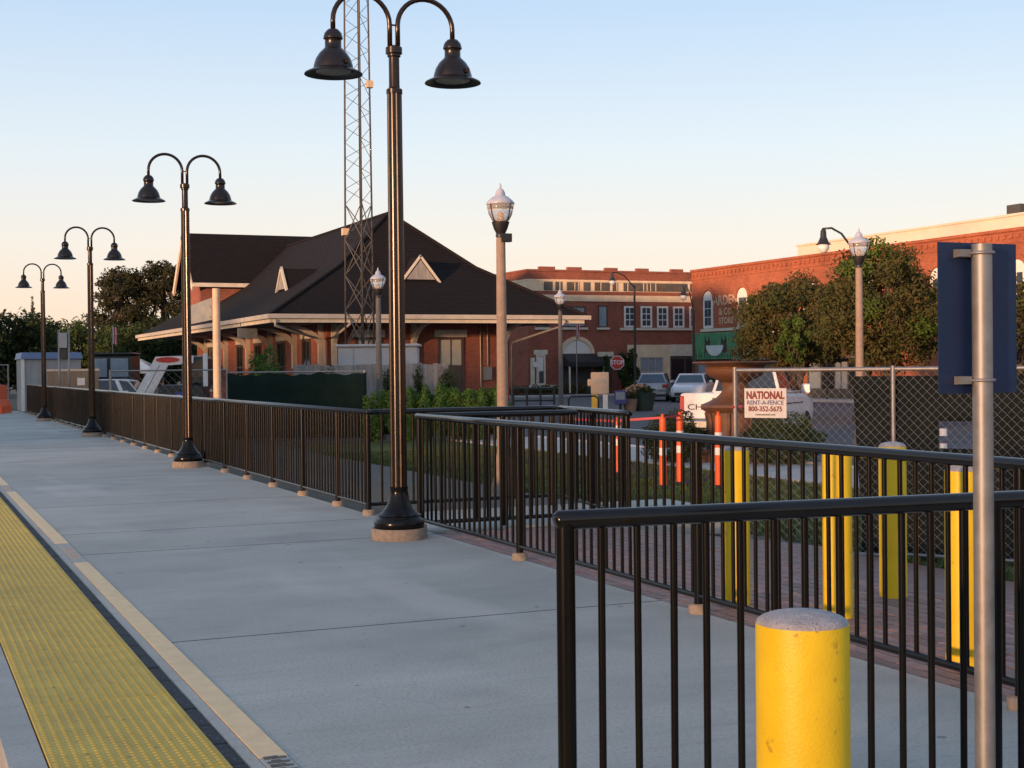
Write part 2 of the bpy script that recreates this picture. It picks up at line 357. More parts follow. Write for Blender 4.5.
# ================================================================== SETTING
def gz(x):                                                          # ground height beside the platform
    if x < 4.3: return -0.30
    if x < 5.8: return -0.03
    if x < 8.6: return -0.03 - 0.39*(x-5.8)/2.8
    return -0.42
b = MB(); xs = [-900, -40, -3.2, 0.2, 4.25, 4.3, 5.8, 8.6, 60, 900]
zs = [-0.9, -0.9, -0.42, -0.42, -0.42, -0.03, -0.03, -0.42, -0.42, -0.42]
ys = [-400, -10, 0, 30, 100, 1600]
vs = [(x, y, z) for x, z in zip(xs, zs) for y in ys]; n_ = len(ys)
b.add(vs, [(i*n_+j, (i+1)*n_+j, (i+1)*n_+j+1, i*n_+j+1) for i in range(len(xs)-1) for j in range(n_-1)])
tag(b.build('ground', 'ground'), kind='structure')

# platform: bedding with concrete slabs, each slab a piece
plat = MB().box((0.37, -6, -0.6), (4.24, 56.6, -0.03)).build('platform', 'bedding'); tag(plat, kind='structure')
cuts = [-6, -0.7, 3.42, 7.53, 11.45, 12.95, 15.65, 19.75, 23.8, 27.9, 32.0, 36.1, 40.2, 44.3, 48.4, 52.5, 56.6]
for a, c in zip(cuts[:-1], cuts[1:]):
    MB().bbox((1.312, a+0.006, -0.12), (4.245, c-0.006, 0.0), 0.0015).build('slab', 'concrete', plat)
    MB().bbox((0.355, a+0.005, -0.22), (0.486, c-0.005, 0.0), 0.0015).build('edge_slab', 'concrete', plat)
for c in cuts[1:-1]: MB().box((1.313, c-.009, -.1), (4.243, c+.009, .0006)).build('joint_seal', 'joint_seal', plat)
MB().box((1.152, -6, -0.1), (1.199, 56.6, -0.001)).build('grout_strip', 'concrete', plat)
# dark sealed joint, built of short uneven pieces
jm = [MB().bbox((0, 0, -0.05), (0.058, 0.30, 0.0), 0.005).mesh('joint_piece', 'joint') for _ in range(2)]
y = -1.0; k = 0
while y < 50:
    obj('joint_filler', jm[k % 2], plat, (1.0935 + random.uniform(-.001, .001), y, -0.006 + random.uniform(-.003, .002))); y += 0.306; k += 1
# cream warning stripe with gaps where the lettering sits
st = MB(); segs = [(-6, 4.58), (5.13, 11.0), (12.3, 18.0), (19.1, 26), (27.2, 34), (35.2, 42), (43.2, 56)]
for a, c in segs: st.box((1.203, a, -0.02), (1.308, c, 0.002))
st.build('painted_stripe', 'cream_paint', plat)
st = MB()
for a, c in [(4.582, 5.128), (11.002, 12.298), (18.002, 19.098), (26.002, 27.198), (34.002, 35.198), (42.002, 43.198)]: st.box((1.203, a, -0.02), (1.308, c, 0.001))
st.build('worn_stripe', 'concrete', plat)
for (ya, yb) in [(4.6, 5.1), (11.25, 12.0), (18.3, 18.9)]:
    yy = ya
    bar = MB()
    while yy < yb:
        bar.box((1.215, yy, 0.001), (1.297, yy+0.016, 0.004))
        bar.box((1.215 + 0.03*random.random(), yy+0.016, 0.001), (1.245 + 0.03*random.random(), yy+0.035, 0.004)); yy += 0.055
    bar.build('stencil_marking', 'stencil' if ya < 6 else 'worn_ivory', plat)
# yellow tactile panels with rows of truncated domes
pm = MB().bbox((0.492, 0.003, -0.05), (1.090, 1.217, 0.004), 0.003).mesh('tactile_panel', 'tactile')
db = MB()
for i in range(15):
    for j in range(30):
        cx, cy = 0.492+0.0245+i*0.0392, 0.024+j*0.0405
        db.lathe([(0.0125, 0.0038), (0.0100, 0.0060), (0.0080, 0.0066)], 8, (cx, cy, 0))
dm = db.mesh('domes', 'tactile', 40)
for i in range(46):
    p_ = obj('tactile_panel', pm, plat, (0, -1.0 + i*1.22, 0.0))
    d_ = obj('dome_rows', dm, p_); d_['kind'] = 'stuff'

# track bed, sleepers and rails beyond the platform edge
tb = MB()
tb.prism([(-3.0, -0.55), (-2.5, -0.34), (0.1, -0.34), (0.36, -0.45), (0.36, -0.6), (-3.0, -0.6)], 'y', -30, 160)
tr = tb.build('track_bed', 'ballast'); tag(tr, kind='structure')
tie = MB().bbox((-2.45, 0, -0.42), (0.05, 0.22, -0.32), 0.01).mesh('sleeper', 'tie')
for i in range(120): obj('sleeper', tie, tr, (0, -12 + i*0.55, random.uniform(-.008, .004)))
for x in (-1.92, -0.48):
    MB().prism([(x-.07,-.318),(x+.07,-.318),(x+.07,-.30),(x+.012,-.285),(x+.012,-.2),(x+.036,-.19),(x+.036,-.165),(x-.036,-.165),(x-.036,-.19),(x-.012,-.2),(x-.012,-.285),(x-.07,-.30)], 'y', -30, 160).build('rail', 'rail_steel', tr)

# brick-paved strip between the railing and the grass
pav = MB()
pav.add([(4.25,-4,-.022),(5.8,-4,-.022),(5.8,11.7,-.022),(4.25,11.7,-.022),(8.3,-4,-.37),(8.3,11.7,-.37)], [(0,1,2,3),(1,4,5,2)])
pav = pav.build('brick_paving', 'bedding'); tag(pav, kind='structure')
bm0 = MB().bbox((-.048, -.098, -.03), (.048, .098, .03), 0.006)
bmesh0 = bm0.mesh('brick', 'paver')
spots = []
for i in range(39):
    for j in range(66):
        x = 4.30 + i*0.1015; yy = 0.2 + j*0.203 + (0.1 if i % 2 else 0)
        if yy < 11.5 and x < 8.2: spots.append((x, yy))
def bricktilt(x): return 0 if x < 5.8 else math.atan(0.39/2.8)
def brickz(x): return (0.0 if x < 5.8 else -0.39*(x-5.8)/2.8) - 0.034
F2 = Vector((math.sin(YAW), math.cos(YAW))); R2 = Vector((math.cos(YAW), -math.sin(YAW)))
def seen(x, y):
    d = x*F2.x + y*F2.y; l = x*R2.x + y*R2.y
    return d > 4 and -0.05 < l/d < 0.40
def dist(p): return p[0]*F2.x + p[1]*F2.y
vis = sorted([p for p in spots if seen(*p)], key=dist); near = set(vis[:300])
rest = MB()
for p in spots:
    z = brickz(p[0]) + random.uniform(-.0025, .0025)
    if p in near:
        obj('brick', bmesh0, pav, (p[0], p[1], z), (0, bricktilt(p[0]), random.uniform(-.012, .012)))
    else:
        t = Matrix.Translation((p[0], p[1], z)) @ Matrix.Rotation(bricktilt(p[0]), 4, 'Y')
        rest.add([t @ Vector(v) for v in bm0.v], bm0.f)
rest.build('brick_field', 'paver', pav)['kind'] = 'stuff'

# concrete walkway through the railing gap
wk = MB().bbox((4.25, 11.75, -0.2), (7.6, 13.35, -0.004), 0.006).build('walkway', 'concrete'); tag(wk, kind='structure')
# lawn, mulch bed, street, kerbs and pavements
lw = MB()
def sheet(name, m, x0, x1, y0, y1, z, thick=0.05):
    o = MB().box((x0, y0, z-thick), (x1, y1, z)).build(name, m); return tag(o, kind='structure')
sheet('street', 'asphalt', 15.6, 41.6, -60, 79.0, -0.41)
sheet('cross_street', 'asphalt', 41.6, 140, 74.8, 79.0, -0.41)
sheet('yard', 'asphalt', 4.6, 15.6, 36.5, 90, -0.405)
pv = MB().box((12.95, -4, -0.6), (15.3, 34, -0.43)).build('pavement', 'bedding'); tag(pv, kind='structure')
for y0 in range(-4, 34, 2):
    MB().bbox((13.0, y0+.006, -0.5), (15.3, y0+1.994, -0.385), 0.006).build('pavement_slab', 'sidewalk', pv)
kb = MB().bbox((15.3, -4, -0.6), (15.5, 34, -0.36), 0.02).build('kerb', 'concrete_pale'); tag(kb, kind='structure')
pvb = MB().bbox((41.6, -60, -0.6), (44.0, 74.8, -0.29), 0.02).build('town_pavement', 'sidewalk'); tag(pvb, kind='structure')
pva = MB().bbox((14.0, 79.0, -0.6), (140, 82.0, -0.29), 0.02).build('corner_pavement', 'sidewalk'); tag(pva, kind='structure')
ml = MB().box((11.2, 19.0, -0.5), (12.94, 28, -0.395)).build('mulch_bed', 'mulch'); tag(ml, kind='structure')
# parking bay lines on the street
for i in range(7):
    y0 = 30 + i*3.0
    MB().add([(36.5, y0, -.405), (36.62, y0, -.405), (41.3, y0+2.4, -.405), (41.18, y0+2.4, -.405)], [(0,1,2,3)]).build('bay_line', 'reflective_white', bpy.data.objects['street'])
# grass: blades over the sloping verge
def blades(n, x0, x1, y0, y1, h=0.07):
    x = rng.uniform(x0, x1, n); yv = rng.uniform(y0, y1, n); a = rng.uniform(0, 6.28, n); hh = h*rng.uniform(.4, 1.3, n); wd = 0.012*rng.uniform(.7, 1.6, n)
    z = np.array([gz(t) for t in x]); dx = np.cos(a)*wd; dy = np.sin(a)*wd; lx = rng.normal(0, .03, n); ly = rng.normal(0, .03, n)
    v = np.stack([np.stack([x-dx, yv-dy, z-.01], 1), np.stack([x+dx, yv+dy, z-.01], 1), np.stack([x+lx, yv+ly, z+hh], 1)], 1).reshape(-1, 3)
    return v, [(3*i, 3*i+1, 3*i+2) for i in range(n)]
gv, gf = blades(34000, 8.35, 12.9, 8, 30)
gm = bpy.data.meshes.new('grass'); gm.from_pydata(gv.tolist(), [], gf); gm.materials.append(M['grass'])
tag(obj('grass', gm), 'short dry green lawn between the railing and the street', 'grass', kind='stuff')
sheet('lawn', 'grass', 8.62, 12.94, 4, 34, -0.413, 0.01)

# ================================================================== RAILINGS
def railing(name, label, p0, p1, posts, H=1.03, bottom=0.10, baluster_step=0.109, z0=0.0, feet=True, maxparts=300, half=0.027, bal=.0115, group=None):
    p0, p1 = Vector((*p0, z0)), Vector((*p1, z0)); Ln = (p1-p0).length; ang = math.atan2((p1-p0).y, (p1-p0).x)
    t = thing(name, label, 'railing', p0, ang, group)
    MB().tube([(-half-.004, 0, H-.029), (-half+.004, 0, H-.027)] + [(Ln*k/8, 0, H-.027) for k in range(1, 8)] + [(Ln+half-.004, 0, H-.027), (Ln+half+.004, 0, H-.029)], [.019] + [.027]*9 + [.019], 16).build('top_rail', 'rail_top', t, 60)
    MB().cyl((-.01, 0, bottom), (Ln+.01, 0, bottom), .019, n=12).build('bottom_rail', 'black_paint', t, 40)
    pmesh = MB().cyl((0, 0, 0), (0, 0, H-.035), half, n=16).mesh('post', 'black_paint', 40)
    fmesh = MB().lathe([(.062, -.03), (.060, .045), (.05, .055)], 14).mesh('footing', 'concrete_tan', 50)
    bmesh_ = MB().cyl((0, 0, bottom+.012), (0, 0, H-.045), bal, n=10).mesh('baluster', 'black_paint', 50)
    for d in posts:
        o = obj('post', pmesh, t, (d, 0, 0.0))
        if feet: obj('footing', fmesh, o)
    pos = []
    d = baluster_step
    while d < Ln - 0.03:
        if all(abs(d-q) > half+.02 for q in posts): pos.append(d)
        d += baluster_step
    for d in pos[:maxparts]: obj('baluster', bmesh_, t, (d + random.uniform(-.003, .003), random.uniform(-.0015, .0015), 0), (random.uniform(-.002, .002), random.uniform(-.0025, .0025), random.uniform(-.08, .08)))
    if pos[maxparts:]:
        r = MB()
        for d in pos[maxparts:]: r.cyl((d, 0, bottom+.012), (d, 0, H-.045), bal, n=8)
        r.build('distant_balusters', 'black_paint', t)['kind'] = 'stuff'
    return t
railing('platform_railing', 'long black metal railing along the platform edge past the four twin lamp posts', (4.22, 13.25), (4.22, 52.2),
        [0.0] + [1.05 + 1.38*i for i in range(28)])
railing('platform_railing', 'black metal railing beside the brick paving and four yellow bollards', (4.22, 11.8), (4.22, -0.6), [0.03, 2.2, 4.75, 7.3, 9.85])
railing('walkway_railing', 'black metal railing leading off the platform along the far side of the walkway', (4.27, 13.30), (6.25, 13.30), [0.5, 1.95], feet=False)
railing('walkway_railing', 'short black railing closing the walkway end next to orange delineators', (6.28, 13.2), (6.0, 11.2), [0.04, 1.0, 1.97], feet=False)
railing('walkway_railing', 'black metal railing along the bollard side of the walkway', (4.34, 11.82), (5.75, 11.82), [0.7, 1.38], feet=False, bottom=0.06)
railing('end_railing', 'black metal railing across the platform end behind the large yellow bollard', (1.675, 3.50), (4.115, 3.27), [0.0, 1.38, 2.40], H=1.03, feet=False, half=0.026, baluster_step=0.106, bal=.0105)

# ================================================================== BOLLARDS
def bollard(label, x, y, r, h, z, group=None):
    t = thing('bollard', label, 'bollard', (x, y, z), random.uniform(0, 6), group)
    MB().lathe([(r, -.05), (r, h*.3), (r, h*.7), (r, h-.012), (r*.992, h)], 40).build('steel_pipe', 'yellow_paint', t, 40)
    cap = MB(); pr = [(r*.985, h-.003)]
    for i in range(1, 7): a = i/6*math.pi/2; pr.append((r*.985*math.cos(a)+.001, h+.030*math.sin(a)*(1+.0)))
    cap.lathe(pr, 40).build('concrete_cap', 'concrete_cap', t, 60)
    return t
bollard('large yellow bollard with rough concrete cap in front of the end railing', 1.912, 2.735, 0.107, 0.825, 0.0)
bollard('yellow bollard on brick paving closest to the terracotta fountain', 4.60, 7.25, 0.083, 0.935, -0.02)
bollard('yellow bollard on brick paving between fountain-side bollard and fence-side bollard', 4.87, 6.62, 0.083, 0.935, -0.02)
bollard('yellow bollard set farthest from the railing, closest to the chain link fence', 5.60, 7.05, 0.083, 0.935, -0.02)
bollard('yellow bollard on brick paving beside the galvanised sign post', 4.60, 5.28, 0.083, 0.935, -0.02)

# ================================================================== BLUE SIGN ON POST
t = thing('sign_post', 'galvanised sign post carrying the back of a dark blue sign', 'sign', (2.452, 2.74, 0))
MB().cyl((0,0,0),(0,0,1.712), 0.0245, n=28).build('post', 'galvanised', t, 40)
pl = MB().bbox((-0.106, 0.034, 1.345), (0.140, 0.037, 1.718), 0.001).build('sign_panel', 'sign_blue', t)
for z in (1.69, 1.378):
    br = MB().box((-0.060, 0.022, z-.010), (0.045, 0.033, z+.010)); br.box((-.062, .006, z-.009), (-.028, .0225, z+.009))
    br = br.build('bracket', 'galvanised', t)
    MB().tube([(0.0275*math.cos(a), 0.0275*math.sin(a), z) for a in np.linspace(-3.6, .45, 14)], .0045, 6).build('clamp_band', 'galvanised', br, True)

# ================================================================== TWIN-ARM PLATFORM LAMPS
def twin_lamp():
    t = thing('lamp_post', '', 'lamp post', (0,0,0))
    MB().lathe([(.235,-.03),(.235,.085),(.228,.095)], 36).build('concrete_plinth', 'concrete_tan', t, 40)
    MB().lathe([(.205,.095),(.21,.10),(.21,.155),(.20,.17),(.182,.178),(.175,.195),(.185,.205),(.155,.225),(.115,.27),(.092,.32),(.078,.39),(.074,.42),(.078,.43),(.078,.45)], 36).build('base', 'black_paint', t, 50)
    # fluted shaft
    sh = MB(); n = 48; ringz = [(.45, .068), (1.6, .066), (3.85, .060)]
    vs = []
    for z, r in ringz:
        for k in range(n):
            a = 2*math.pi*k/n; rr = r*(1 + (0.035 if (k % 4) in (0, 1) else -0.05)); vs.append((rr*math.cos(a), rr*math.sin(a), z))
    fs = [(i*n+k, i*n+(k+1)%n, i*n+n+(k+1)%n, i*n+n+k) for i in range(2) for k in range(n)] + [tuple(range(n-1,-1,-1)), tuple(range(2*n, 3*n))]
    sh.add(vs, fs); sh.build('shaft', 'bronze', t, 25)
    MB().lathe([(.068,3.83),(.068,3.865),(.048,3.88),(.045,3.90),(.045,4.14),(.056,4.15),(.056,4.165),(.07,4.175),(.07,4.225),(.05,4.24)], 28).build('collar', 'bronze', t, 40)
    for s_ in (-1, 1):
        pts = [(s_*.035, 0, 4.2), (s_*.035, 0, 4.42)]
        for i in range(1, 17):
            a = math.pi*i/16; pts.append((s_*(.035+.245*(1-math.cos(a))), 0, 4.42+.245*math.sin(a)))
        pts += [(s_*.525, 0, 4.34)]
        arm = MB().tube(pts, .021, 12).build('arm', 'bronze', t, True)
        c = (s_*.525, 0, 0)
        sd_ = MB().lathe([(.02,4.345),(.045,4.335),(.07,4.305),(.08,4.27),(.08,4.258),(.073,4.254),(.068,4.246),(.068,4.185),(.080,4.17),(.115,4.135),(.145,4.085),(.160,4.035),(.165,4.005),(.178,3.998),(.236,3.968),(.240,3.957),(.225,3.957),(.16,3.985),(.14,4.05),(.09,4.13),(.02,4.15)], 36, c).build('lamp_shade', 'shade_black', t, 40)
        MB().lathe([(.155,3.985),(.14,3.975),(.08,3.968),(.01,3.966)], 24, c).build('lens', 'lamp_glass', sd_, True)
        MB().box((s_*.525+.05,-.165,4.03),(s_*.525+.085,-.138,4.065)).build('latch', 'bronze', sd_)
    MB().cyl((-.035,0,4.42),(.035,0,4.42),.008,n=8).build('arm_spacer', 'bronze', t)
    return t
L0 = twin_lamp()
for i, (x, y, lb) in enumerate([(3.865, 11.30, 'bronze twin-arm lamp post with bell shades at the railing gap'),
                                (3.97, 21.2, 'bronze twin-arm lamp post beside the tan sign pole'),
                                (3.99, 32.5, 'bronze twin-arm lamp post with bell shades in front of the dark truck cab'),
                                (4.02, 43.8, 'bronze twin-arm lamp post in front of the blue-roofed grey shed')]):
    o = L0 if i == 0 else copy_tree(L0)
    o.location = (x, y, 0); o.scale = (1, 1, .972 if i == 0 else .99); o['label'] = lb; o['group'] = 'twin lamps along the platform'

# ================================================================== ACORN STREET LAMPS
def acorn(label, x, y, top, pole, z0=-0.42):
    t = thing('street_lamp', label, 'street lamp', (x, y, z0), 0, 'acorn lamps beside the depot and street')
    H = top - z0; g = H - 0.78
    MB().lathe([(.19,-.05),(.19,.12),(.15,.2),(.12,.5),(.105,.55),(.085,.62),(.066,g-.02),(.05,g)], 20).build('pole', pole, t, 40)
    MB().lathe([(.05,g-.01),(.07,g),(.075,g+.03),(.065,g+.05),(.1,g+.12),(.125,g+.2),(.13,g+.22)], 20).build('fitter', 'dark_iron', t, 40)
    gl = MB().lathe([(.105,g+.222),(.13,g+.25),(.17,g+.33),(.192,g+.42),(.197,g+.47)], 20).build('globe', 'globe', t, True)
    MB().lathe([(.03,g+.23),(.035,g+.25),(.03,g+.36),(.01,g+.38)], 12).build('bulb', 'bulb', gl, True)
    MB().lathe([(.2,g+.468),(.205,g+.475),(.205,g+.495),(.175,g+.53),(.12,g+.575),(.075,g+.60),(.07,g+.64),(.05,g+.68),(.015,g+.71),(.02,g+.73),(.006,g+.78)], 20).build('cap', 'globe_cap', t, 60)
    for k in range(4):
        a = k*math.pi/2+.4
        MB().tube([(r*math.cos(a), r*math.sin(a), z) for r, z in ((.13,g+.22),(.175,g+.33),(.202,g+.47))], .008, 6).build('cage_rib', 'dark_iron', t)
    return t
pl_ = acorn('tan acorn street lamp standing by the depot hedge corner', 8.05, 18.88, 4.09, 'lamp_pole')
MB().box((-.02,-.09,3.66),(.14,.02,3.78)).build('photo_sensor', 'dark_iron', pl_)
acorn('acorn street lamp by the lattice tower in front of the depot roof', 11.6, 35.4, 4.08, 'lamp_pole_dark')
acorn('acorn street lamp at the depot eave corner before the brick arched entrance', 20.66, 43.4, 4.11, 'lamp_pole_dark')
acorn('acorn street lamp standing in front of the copper-leaved trees', 17.46, 22.96, 4.11, 'lamp_pole')

def arm_lamp(label, x, y, h, dx, dy, rise, z0=-0.42, reach=1.0):
    t = thing('street_lamp', label, 'street lamp', (x, y, z0), 0, 'tall arm lamps along the street')
    MB().lathe([(.16,0),(.16,.3),(.10,.5),(.085,.6),(.06,h)], 14).build('pole', 'dark_iron', t, 40)
    pts = [(0,0,h-.1),(dx*.45,dy*.45,h+rise*.75),(dx*.75,dy*.75,h+rise),(dx,dy,h+rise-.02)]
    MB().tube(pts, .035, 8).build('arm', 'dark_iron', t, True)
    sh_ = MB().lathe([(.04,h+rise),(.09,h+rise-.1),(.1,h+rise-.28),(.17,h+rise-.45),(.25,h+rise-.52),(.05,h+rise-.5)], 18, (dx,dy,0)).build('lamp_shade', 'dark_iron', t, 40)
    MB().lathe([(.17,h+rise-.5),(.19,h+rise-.62),(.12,h+rise-.75),(.02,h+rise-.8)], 16, (dx,dy,0)).build('globe', 'reflective_white', sh_, True)
    return t
arm_lamp('tall black street lamp with arm beside the stop sign', 42.1, 77.7, 6.85, -2.05, -1.0, 0.75)
arm_lamp('black street lamp arm reaching past the brick corner above the mural', 38.75, 65.0, 4.95, -.5, .2, 1.15)
arm_lamp('black street lamp arm behind the copper trees, its globe beside the acorn lamp', 28.0, 36.95, 5.45, -.95, .42, 0.72)

# ================================================================== CHAIN LINK FENCE
def chain_mesh(name, L, z0, z1, parent, pitch=0.062, r=0.0016, m='wire'):
    b = MB(); nz_ = int((z1-z0)/pitch/1.0); step = (z1-z0)/nz_
    nw = int(L/pitch)
    V = []; Fc = []
    for i in range(nw+1):
        x = i*pitch
        if x > L-.001: break
        for sgn in (1,):
            base = len(V)
            for j in range(nz_+1):
                xx = x + (pitch*.5 if ((i + j) % 2) else -pitch*.5)*0.98
                xx = min(max(xx, 0), L); z = z0 + j*step; yo = r*1.1*(1 if j % 2 else -1)
                for k in range(3):
                    a = k*2.0944; V.append((xx + r*math.cos(a), yo + r*math.sin(a), z))
            for j in range(nz_):
                for k in range(3):
                    Fc.append((base+j*3+k, base+j*3+(k+1)%3, base+j*3+3+(k+1)%3, base+j*3+3+k))
    b.add(V, Fc)
    o = b.build(name, m, parent); o['kind'] = 'stuff'; return o
def fence_panel(label, p, q, h0, h1, screen=None, clip=None, post_r=.022, group=None, mesh_r=.0018, pitch=.062, skip=False):
    p, q = Vector(p), Vector(q); L = (q-p).length; ang = math.atan2((q-p).y, (q-p).x)
    t = thing('chain_link_fence', label, 'fence', (p.x, p.y, 0), ang, group)
    if not skip: MB().cyl((0,0,h0-.05),(0,0,h1+.03),post_r,n=14).build('post', 'galvanised', t, 40)
    MB().cyl((L,0,h0-.05),(L,0,h1+.03),post_r,n=14).build('post', 'galvanised', t, 40)
    MB().cyl((0.02,0,h1),(L-.02,0,h1),.02,n=12).build('top_rail', 'galvanised', t, 40)
    MB().cyl((0.02,0,h0+.06),(L-.02,0,h0+.06),.018,n=12).build('bottom_rail', 'galvanised', t, 40)
    chain_mesh('wire_mesh', L, h0+.07, h1, t, pitch, mesh_r)
    return t, L
FD = Vector((0.893, -1.26)).normalized(); FA = math.atan2(FD.y, FD.x); F1 = Vector((7.488, 11.793)); FL = 1.545
F2_ = F1 + FD*FL; F3 = F2_ + FD*FL; F4 = F3 + FD*FL
fp1, LL = fence_panel('chain link fence panel carrying the white rental sign', F1, F2_, -.40, 1.375, pitch=.041)
# white rental sign hanging on the mesh
sg = thing('rental_sign', 'white rent-a-fence sign with dark red lettering tied on chain link fence', 'sign', (*F1, 0), FA)
MB().bbox((.10,-.012,0.915),(0.525,-.006,1.20),.001).build('panel', 'sign_white', sg)
for s_, sz, z, m_, bo, sx in (('NATIONAL', .100, 1.130, 'text_red', .0042, .76), ('RENT-A-FENCE', .058, 1.060, 'text_blue', .0008, .95), ('800-352-5675', .066, 1.000, 'text_red', .0016, .92), ('rentnational.com', .030, .948, 'text_dark', 0, 1.0)):
    lettering('lettering', s_, sz, m_, sg, (.3125, -.0145, z), (math.pi/2, 0, 0), bo, sx)
tp_ = MB().tube([(0,-.028,1.02),(-.024,-.01,1.02),(-.024,.01,1.02),(.02,.028,1.015),(.06,.03,1.03)], .012, 6).build('tie', 'tape_red', sg)
fp2, LL = fence_panel('chain link fence panel with dark windscreen hung behind its mesh', F2_, F3, -.38, 1.375, pitch=.041, skip=True)
# dark windscreen cloth behind the second panel and the end of the first, with a torn opening
sc = MB(); cols = 44; rows = 20; W0, W1 = -.40, 3.1
for i in range(cols+1):
    for j in range(rows+1):
        u = i/cols; v_ = j/rows
        x = W0 + (W1-W0)*u + (0.10*(1-v_) if i == 0 else 0); sc.v.append((x, .045 + .012*math.sin(u*31+v_*3) + .01*math.sin(v_*9+u*5), -.33 + 1.64*v_))
for i in range(cols):
    for j in range(rows):
        x = W0 + (W1-W0)*(i+.5)/cols; z = -.33 + 1.64*(j+.5)/rows
        if .40 < x < .74 and .66 < z < .93: continue
        sc.f.append((i*(rows+1)+j, (i+1)*(rows+1)+j, (i+1)*(rows+1)+j+1, i*(rows+1)+j+1))
scr = sc.mesh('windscreen', 'mesh_black', True)
so = obj('windscreen', scr, fp2)
md = so.modifiers.new('t', 'SOLIDIFY'); md.thickness = .003
fence_panel('chain link fence panel beyond the blue sign, also backed with windscreen', F3, F4, -.36, 1.375, pitch=.041, skip=True)
# left-hand yard fence with green screen
fence_panel('chain link fence in the yard in front of the white loader', (5.0, 37.0), (7.75, 36.0), -.10, 1.45, mesh_r=.003, pitch=.1, post_r=.03)
fg_, L_ = fence_panel('chain link fence hung with dark green privacy screen by the depot', (7.85, 35.95), (10.95, 34.6), -.30, 1.38, mesh_r=.003, pitch=.1, post_r=.03)
sc = MB(); cols = 40; rows = 6
for i in range(cols+1):
    for j in range(rows+1):
        u = i/cols; v_ = j/rows
        sc.v.append((-.1 + (L_+.15)*u, -.05 + .02*math.sin(u*37+v_*2), -.3 + (1.66 - .06*abs(math.sin(u*3.14*3)) + (.02*math.sin(u*50)))*v_))
for i in range(cols):
    for j in range(rows): sc.f.append((i*(rows+1)+j, (i+1)*(rows+1)+j, (i+1)*(rows+1)+j+1, i*(rows+1)+j+1))
so = obj('privacy_screen', sc.mesh('privacy_screen', 'mesh_green', True), fg_)
md = so.modifiers.new('t', 'SOLIDIFY'); md.thickness = .004

# ================================================================== FOUNTAIN, DELINEATORS, SHRUBS
t = thing('fountain', 'rust-brown tiered stone fountain behind the chain link fence post', 'fountain', (14.65, 23.07, -.385))
MB().lathe([(.80,0),(.80,.12),(.74,.16),(.70,.22)], 8).build('plinth', 'terracotta', t)
MB().lathe([(.56,.2),(.55,.3),(.52,.7),(.55,.92),(.62,.97),(.665,1.02),(.64,1.07),(.52,1.12),(.36,1.20),(.27,1.29),(.245,1.36),(.25,1.46),(.27,1.5)], 28).build('pedestal', 'terracotta', t, 40)
for k in range(8):
    a = k*math.pi/4
    MB().tube([(.55*math.cos(a), .55*math.sin(a), .3), (.53*math.cos(a), .53*math.sin(a), .7), (.57*math.cos(a), .57*math.sin(a), .92)], .035, 6).build('moulding', 'terracotta', t, True)
MB().lathe([(.25,1.48),(.33,1.53),(.48,1.60),(.56,1.68),(.57,1.74),(.54,1.78),(.58,1.81),(.77,1.84),(.81,1.865),(.79,1.885),(.66,1.88),(.5,1.78),(.05,1.7)], 40).build('bowl', 'terracotta', t, 40)

def delineator(label, x, y, h=1.02):
    z = gz(x)
    t = thing('delineator_post', label, 'delineator', (x, y, z), random.uniform(0, 3), 'orange delineators on the grass')
    MB().lathe([(.18,-.01),(.18,.02),(.06,.05)], 8).build('rubber_base', 'black_rubber', t)
    MB().lathe([(.058,.04),(.054,.5),(.05,h-.1),(.046,h-.06),(.02,h-.05),(.018,h-.02),(.03,h)], 16).build('tube', 'orange_plastic', t, 50)
    for z_ in (.50, .73): MB().lathe([(.0565,z_),(.0555,z_+.11)], 16).build('reflective_band', 'reflective_white', t, 50)
    return t
delineator('orange delineator with white bands beside the fountain', 11.35, 18.35, 1.15)
delineator('orange delineator, left of the close pair by the dark shrub', 10.62, 18.75, 1.12)
delineator('orange delineator, right of the close pair by the dark shrub', 11.15, 19.15, 1.13)
delineator('orange delineator on the lawn behind the walkway end railing', 10.0, 19.9, .96)
delineator('orange delineator on the lawn next to the walkway end post', 11.3, 21.5, .98)
delineator('orange delineator seen through the torn windscreen opening', 14.75, 17.35, .62)
# red caution tape strung between delineators
tp = MB(); pts = [Vector((9.3,19.6,.62)), Vector((10.0,19.2,.58)), Vector((10.62,18.75,.63)), Vector((11.15,19.15,.64))]
for a, c in zip(pts[:-1], pts[1:]):
    k = len(tp.v); tp.v += [tuple(a), tuple(c), tuple(c+Vector((0,0,.035))), tuple(a+Vector((0,0,.035)))]; tp.f.append((k,k+1,k+2,k+3))
to = tp.build('caution_tape', 'tape_red'); md = to.modifiers.new('t','SOLIDIFY'); md.thickness = .002
tag(to, 'red caution tape strung between the orange delineators', 'tape')

